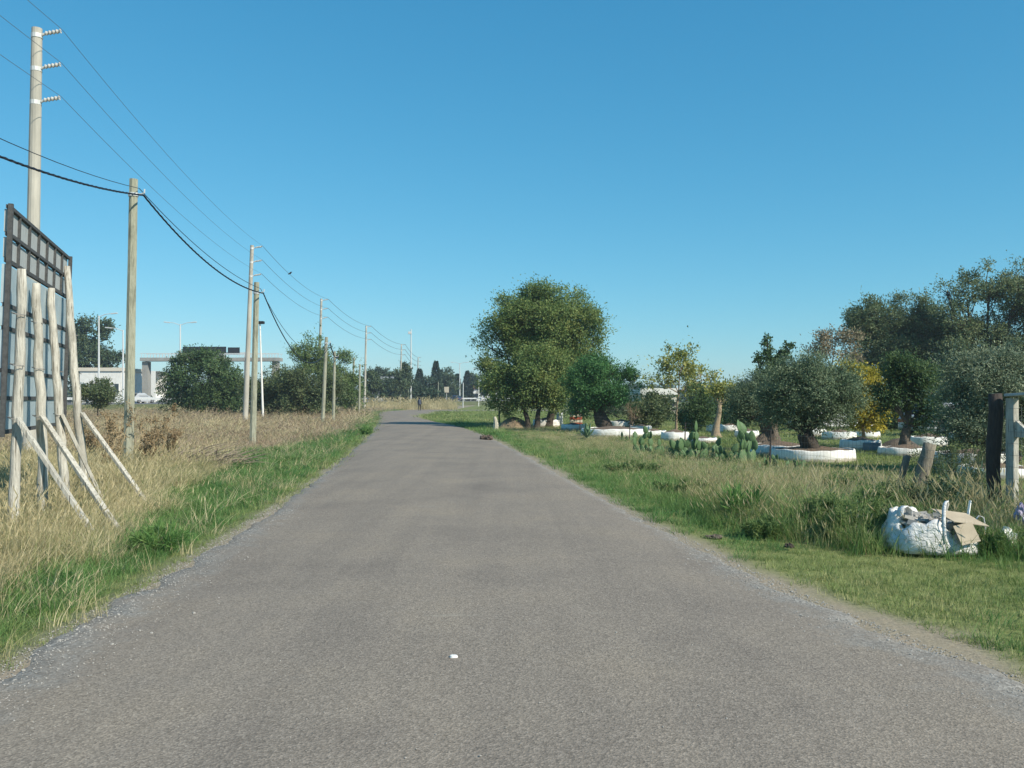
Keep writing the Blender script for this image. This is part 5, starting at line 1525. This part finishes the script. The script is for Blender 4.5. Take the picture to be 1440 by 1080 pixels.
def scatter(name, coll, P, rot, scl, idx, label, cat):
    me = bpy.data.meshes.new(name); me.from_pydata(P.tolist(), [], [])
    for nm, arr, ty in (('rot', rot, 'FLOAT_VECTOR'), ('scl', scl, 'FLOAT_VECTOR')):
        a = me.attributes.new(nm, ty, 'POINT'); a.data.foreach_set('vector', arr.astype(np.float32).ravel())
    a = me.attributes.new('idx', 'INT', 'POINT'); a.data.foreach_set('value', idx.astype(np.int32))
    o = bpy.data.objects.new(name, me); link(o); tag(o, label, cat, kind='stuff')
    ng = bpy.data.node_groups.new(name + '_scatter', 'GeometryNodeTree')
    ng.interface.new_socket('Geometry', in_out='INPUT', socket_type='NodeSocketGeometry'); ng.interface.new_socket('Geometry', in_out='OUTPUT', socket_type='NodeSocketGeometry')
    gi = ng.nodes.new('NodeGroupInput'); go = ng.nodes.new('NodeGroupOutput'); ip = ng.nodes.new('GeometryNodeInstanceOnPoints'); ci = ng.nodes.new('GeometryNodeCollectionInfo')
    ci.inputs['Collection'].default_value = coll; ci.inputs['Separate Children'].default_value = True; ci.inputs['Reset Children'].default_value = True
    def na(nm, ty):
        n_ = ng.nodes.new('GeometryNodeInputNamedAttribute'); n_.data_type = ty; n_.inputs['Name'].default_value = nm; return n_.outputs['Attribute']
    e2r = ng.nodes.new('FunctionNodeEulerToRotation')
    lk = ng.links.new
    lk(gi.outputs[0], ip.inputs['Points']); lk(ci.outputs[0], ip.inputs['Instance']); ip.inputs['Pick Instance'].default_value = True
    lk(na('idx', 'INT'), ip.inputs['Instance Index']); lk(na('rot', 'FLOAT_VECTOR'), e2r.inputs[0]); lk(e2r.outputs[0], ip.inputs['Rotation']); lk(na('scl', 'FLOAT_VECTOR'), ip.inputs['Scale'])
    lk(ip.outputs[0], go.inputs[0])
    md = o.modifiers.new('scatter', 'NODES'); md.node_group = ng
    return o

rng = np.random.default_rng(2024)
acc = {k: [[], []] for k in KIND}
bands = [(2.2, 10, 150, 1.0, 1.0), (10, 20, 75, 1.05, 1.35), (20, 35, 30, 1.15, 2.0), (35, 62, 11, 1.25, 3.2), (62, 125, 3.6, 1.5, 4.5)]
for (d0, d1, den, sc, wid) in bands:
    w0 = .66 * d1 + 3.5
    n = int((d1 - d0) * 2 * w0 * den)
    x = rng.uniform(-w0, w0, n); y = rng.uniform(d0, d1, n)
    k = (np.abs(x) < .66 * y + 3.5)
    x, y = x[k], y[k]
    k = ~in_road(x, y); x, y = x[k], y[k]
    z_ = zones(x, y); u = rng.random(len(x)); u2 = rng.random(len(x))
    lft = (x < XL(y) + .1) & (y < 125)
    far = y > 62
    kind = np.full(len(x), '', dtype=object)
    gl = z_['green_l']; dl = z_['dl']; dr = z_['dr']
    # left verge and field
    edge_thin = (dl < .22) & (u < .5 - dl)
    is_green = lft & (u2 < gl)
    is_dry = lft & ~is_green & (y < 24)
    is_field = lft & ~is_green & (y >= 24)
    mixdry = is_dry & (rng.random(len(x)) < .22); is_field = is_field & (rng.random(len(x)) < .9)
    kind[is_green] = 'green'; kind[is_dry] = 'dry'; kind[mixdry] = 'tall'; kind[is_field] = 'field'
    fd = is_field & (rng.random(len(x)) < .18 + .25 * (z_['nz'] > .6)); kind[fd] = 'dry'
    gsp = is_green & (rng.random(len(x)) < .10 + .5 * (fbm(x * .9, y * .5, 61) > .6)); kind[gsp] = 'lawn'
    kind[is_green & (rng.random(len(x)) < .03)] = 'dry'
    kind[lft & edge_thin] = ''
    kind[lft & (dl < .35) & (kind == 'green')] = 'lawn'
    # right verge
    rgt = (~lft) & (dr > 0) & ~far
    tl_ = rgt & (u2 < z_['tall'])
    kind[rgt & ~tl_] = 'lawn'
    nn = fbm(x * .6 + 40, y * .3, 77)
    kind[tl_] = 'tall'
    front = dr < np.interp(y, [9, 14, 30, 50], [3.3, 2.3, 1.9, 1.8])
    kind[tl_ & front & (rng.random(len(x)) < .85 - .5 * (nn > .62))] = 'tallgreen'
    kind[tl_ & ~front & (rng.random(len(x)) < .30 + .5 * (nn < .42))] = 'tallgreen'
    kind[tl_ & ~front & (rng.random(len(x)) < .30)] = 'dry'
    kind[tl_ & (rng.random(len(x)) < .16)] = 'green'
    gap = rgt & ~tl_ & (dr < .45) & (u < z_['bare_r'] + .1); kind[gap] = ''
    greenfront = rgt & ~tl_ & (y > 10) & (dr < 2.5) & (u > .45); kind[greenfront & (kind != '')] = 'green'
    tuft_ = rgt & ~tl_ & (y <= 10) & (fbm(x * 1.1, y * 1.1, 91) + .12 * np.exp(-((y - 6.6) / 1.4) ** 2) * (x > 3.2) > .58) & (rng.random(len(x)) < .45); kind[tuft_ & (kind != '')] = 'green'
    farr = (~lft) & far & (dr > 0); kind[farr] = 'lawn'
    kind[farr & (y > 123)] = ''
    for key in KIND:
        s = kind == key
        if not s.any(): continue
        xs, ys = x[s], y[s]
        hs = sc * rng.uniform(.65, 1.3, s.sum()) * (.75 + .5 * fbm(xs * .5, ys * .5, 88))
        if key == 'green': hs *= np.where(xs < 0, 1.0, .8)
        if key in ('tall', 'tallgreen', 'dry'): hs *= np.where(xs > XR(ys), np.interp(ys, [9, 11, 14, 18, 24, 34, 50], [1.15, 1.45, 1.05, .68, .52, .42, .4]), 1.0)
        if key == 'lawn': hs *= np.where(ys > 20, 1.5, 1.0)
        if key in ('tallgreen', 'tall', 'dry'):
            hs *= np.where(xs > 0, np.clip(.55 + .45 * (zones(xs, ys)['dr'] - .6) / 1.2, .5, 1.0), 1.0)
        acc[key][0].append(np.stack([xs, ys, ground_h(xs, ys)], 1)); acc[key][1].append(np.stack([hs * wid ** .75, hs * wid ** .75, hs], 1))
# reeds along the far verge
n = 520; t = rng.random(n)
rx = np.where(t < .6, WX(rng.uniform(508, 600, n), 1) , WX(rng.uniform(598, 640, n), 1)); ry = rng.uniform(126, 150, n)
acc['reed'][0].append(np.stack([rx * ry, ry, ry * 0 - .05], 1)); q = rng.uniform(.6, 1.15, n); acc['reed'][1].append(np.stack([q * 1.6, q * 1.6, q], 1))
info = dict(lawn=('short_grass', 'short mown grass on the right verge and yard', 'grass'), green=('green_grass', 'green grass strips along both road edges', 'grass'), tall=('seeding_grass', 'tall straw-tipped seeding grass on the right verge', 'grass'),
            tallgreen=('lush_grass', 'lush knee-high green grass on the right verge', 'grass'), dry=('dry_grass', 'pale dry grass around the hoarding', 'grass'), field=('field_grass', 'brown dry grass covering the left field', 'grass'), reed=('dry_reeds', 'band of tall dry reeds beyond the road bend', 'reeds'))
for key in KIND:
    P = np.concatenate(acc[key][0]); S = np.concatenate(acc[key][1]); n = len(P)
    rot = np.stack([rng.normal(0, .12, n), rng.normal(0, .12, n), rng.uniform(0, 6.28, n)], 1)
    print('SCATTER', key, n)
    scatter(info[key][0], KIND[key], P, rot, S, rng.integers(0, 3, n), info[key][1], info[key][2])
# loose stones on the road edges
c_ = bpy.data.collections.new('shape_stone')
for k in range(3):
    mb = MB(); rr = random.Random(k)
    for i, (r_, zz) in enumerate(((.35, -.3), (.95, -.05), (.8, .35), (.25, .55))):
        for q in range(6):
            a = 2 * math.pi * q / 6 + i * .4; rj = r_ * rr.uniform(.75, 1.2)
            mb.v.append((math.cos(a) * rj, math.sin(a) * rj, zz * rr.uniform(.7, 1.2)))
    for i in range(3):
        for q in range(6): mb.f.append((i * 6 + q, i * 6 + (q + 1) % 6, i * 6 + 6 + (q + 1) % 6, i * 6 + 6 + q))
    mb.f.append((5, 4, 3, 2, 1, 0)); mb.f.append(tuple(range(18, 24)))
    me = bpy.data.meshes.new('stone'); me.from_pydata(mb.v, [], mb.f); me.materials.append(M['pebble']); c_.objects.link(bpy.data.objects.new('stone_' + 'abc'[k], me))
n = 16000
yy = 2.5 + 22 * rng.random(n) ** 1.7; side = rng.random(n) < .5; off = np.abs(rng.normal(0, .30, n)) - .15
mid = rng.random(n) < .12
xx = np.where(side, XL(yy) + off, XR(yy) - off); xx = np.where(mid, XL(yy) + (XR(yy) - XL(yy)) * rng.random(n), xx)
inn_ = (xx > XL(yy) + .02) & (xx < XR(yy) - .02)
e_ = np.minimum(xx - XL(yy), XR(yy) - xx); zz = np.where(inn_, -.012 + .045 * np.clip(e_ / 2.0, 0, 1) + .001, ground_h(xx, yy) + .004)
s = rng.uniform(.003, .008, n) * np.where(mid, .7, 1) * np.where(rng.random(n) < .03, 1.8, 1)
scatter('loose_gravel', c_, np.stack([xx, yy, zz], 1), np.stack([rng.normal(0, .3, n), rng.normal(0, .3, n), rng.uniform(0, 6.28, n)], 1), np.stack([s, s, s], 1), rng.integers(0, 3, n), 'loose grey gravel along the road edges', 'gravel')

# ------------------------------------------------------------------ air
m = bpy.data.materials.new('thin_haze'); m.use_nodes = True; nt = m.node_tree; nt.nodes.clear()
pv = nt.nodes.new('ShaderNodeVolumePrincipled'); pv.inputs['Density'].default_value = HAZE; pv.inputs['Color'].default_value = (.80, .90, 1.0, 1); pv.inputs['Anisotropy'].default_value = .2
ou = nt.nodes.new('ShaderNodeOutputMaterial'); nt.links.new(pv.outputs[0], ou.inputs['Volume'])
o = MB().box((0, 1400, 10.2), (5600, 3400, 23)).build('haze', m); tag(o, 'thin pale haze filling the air', 'haze', kind='stuff')
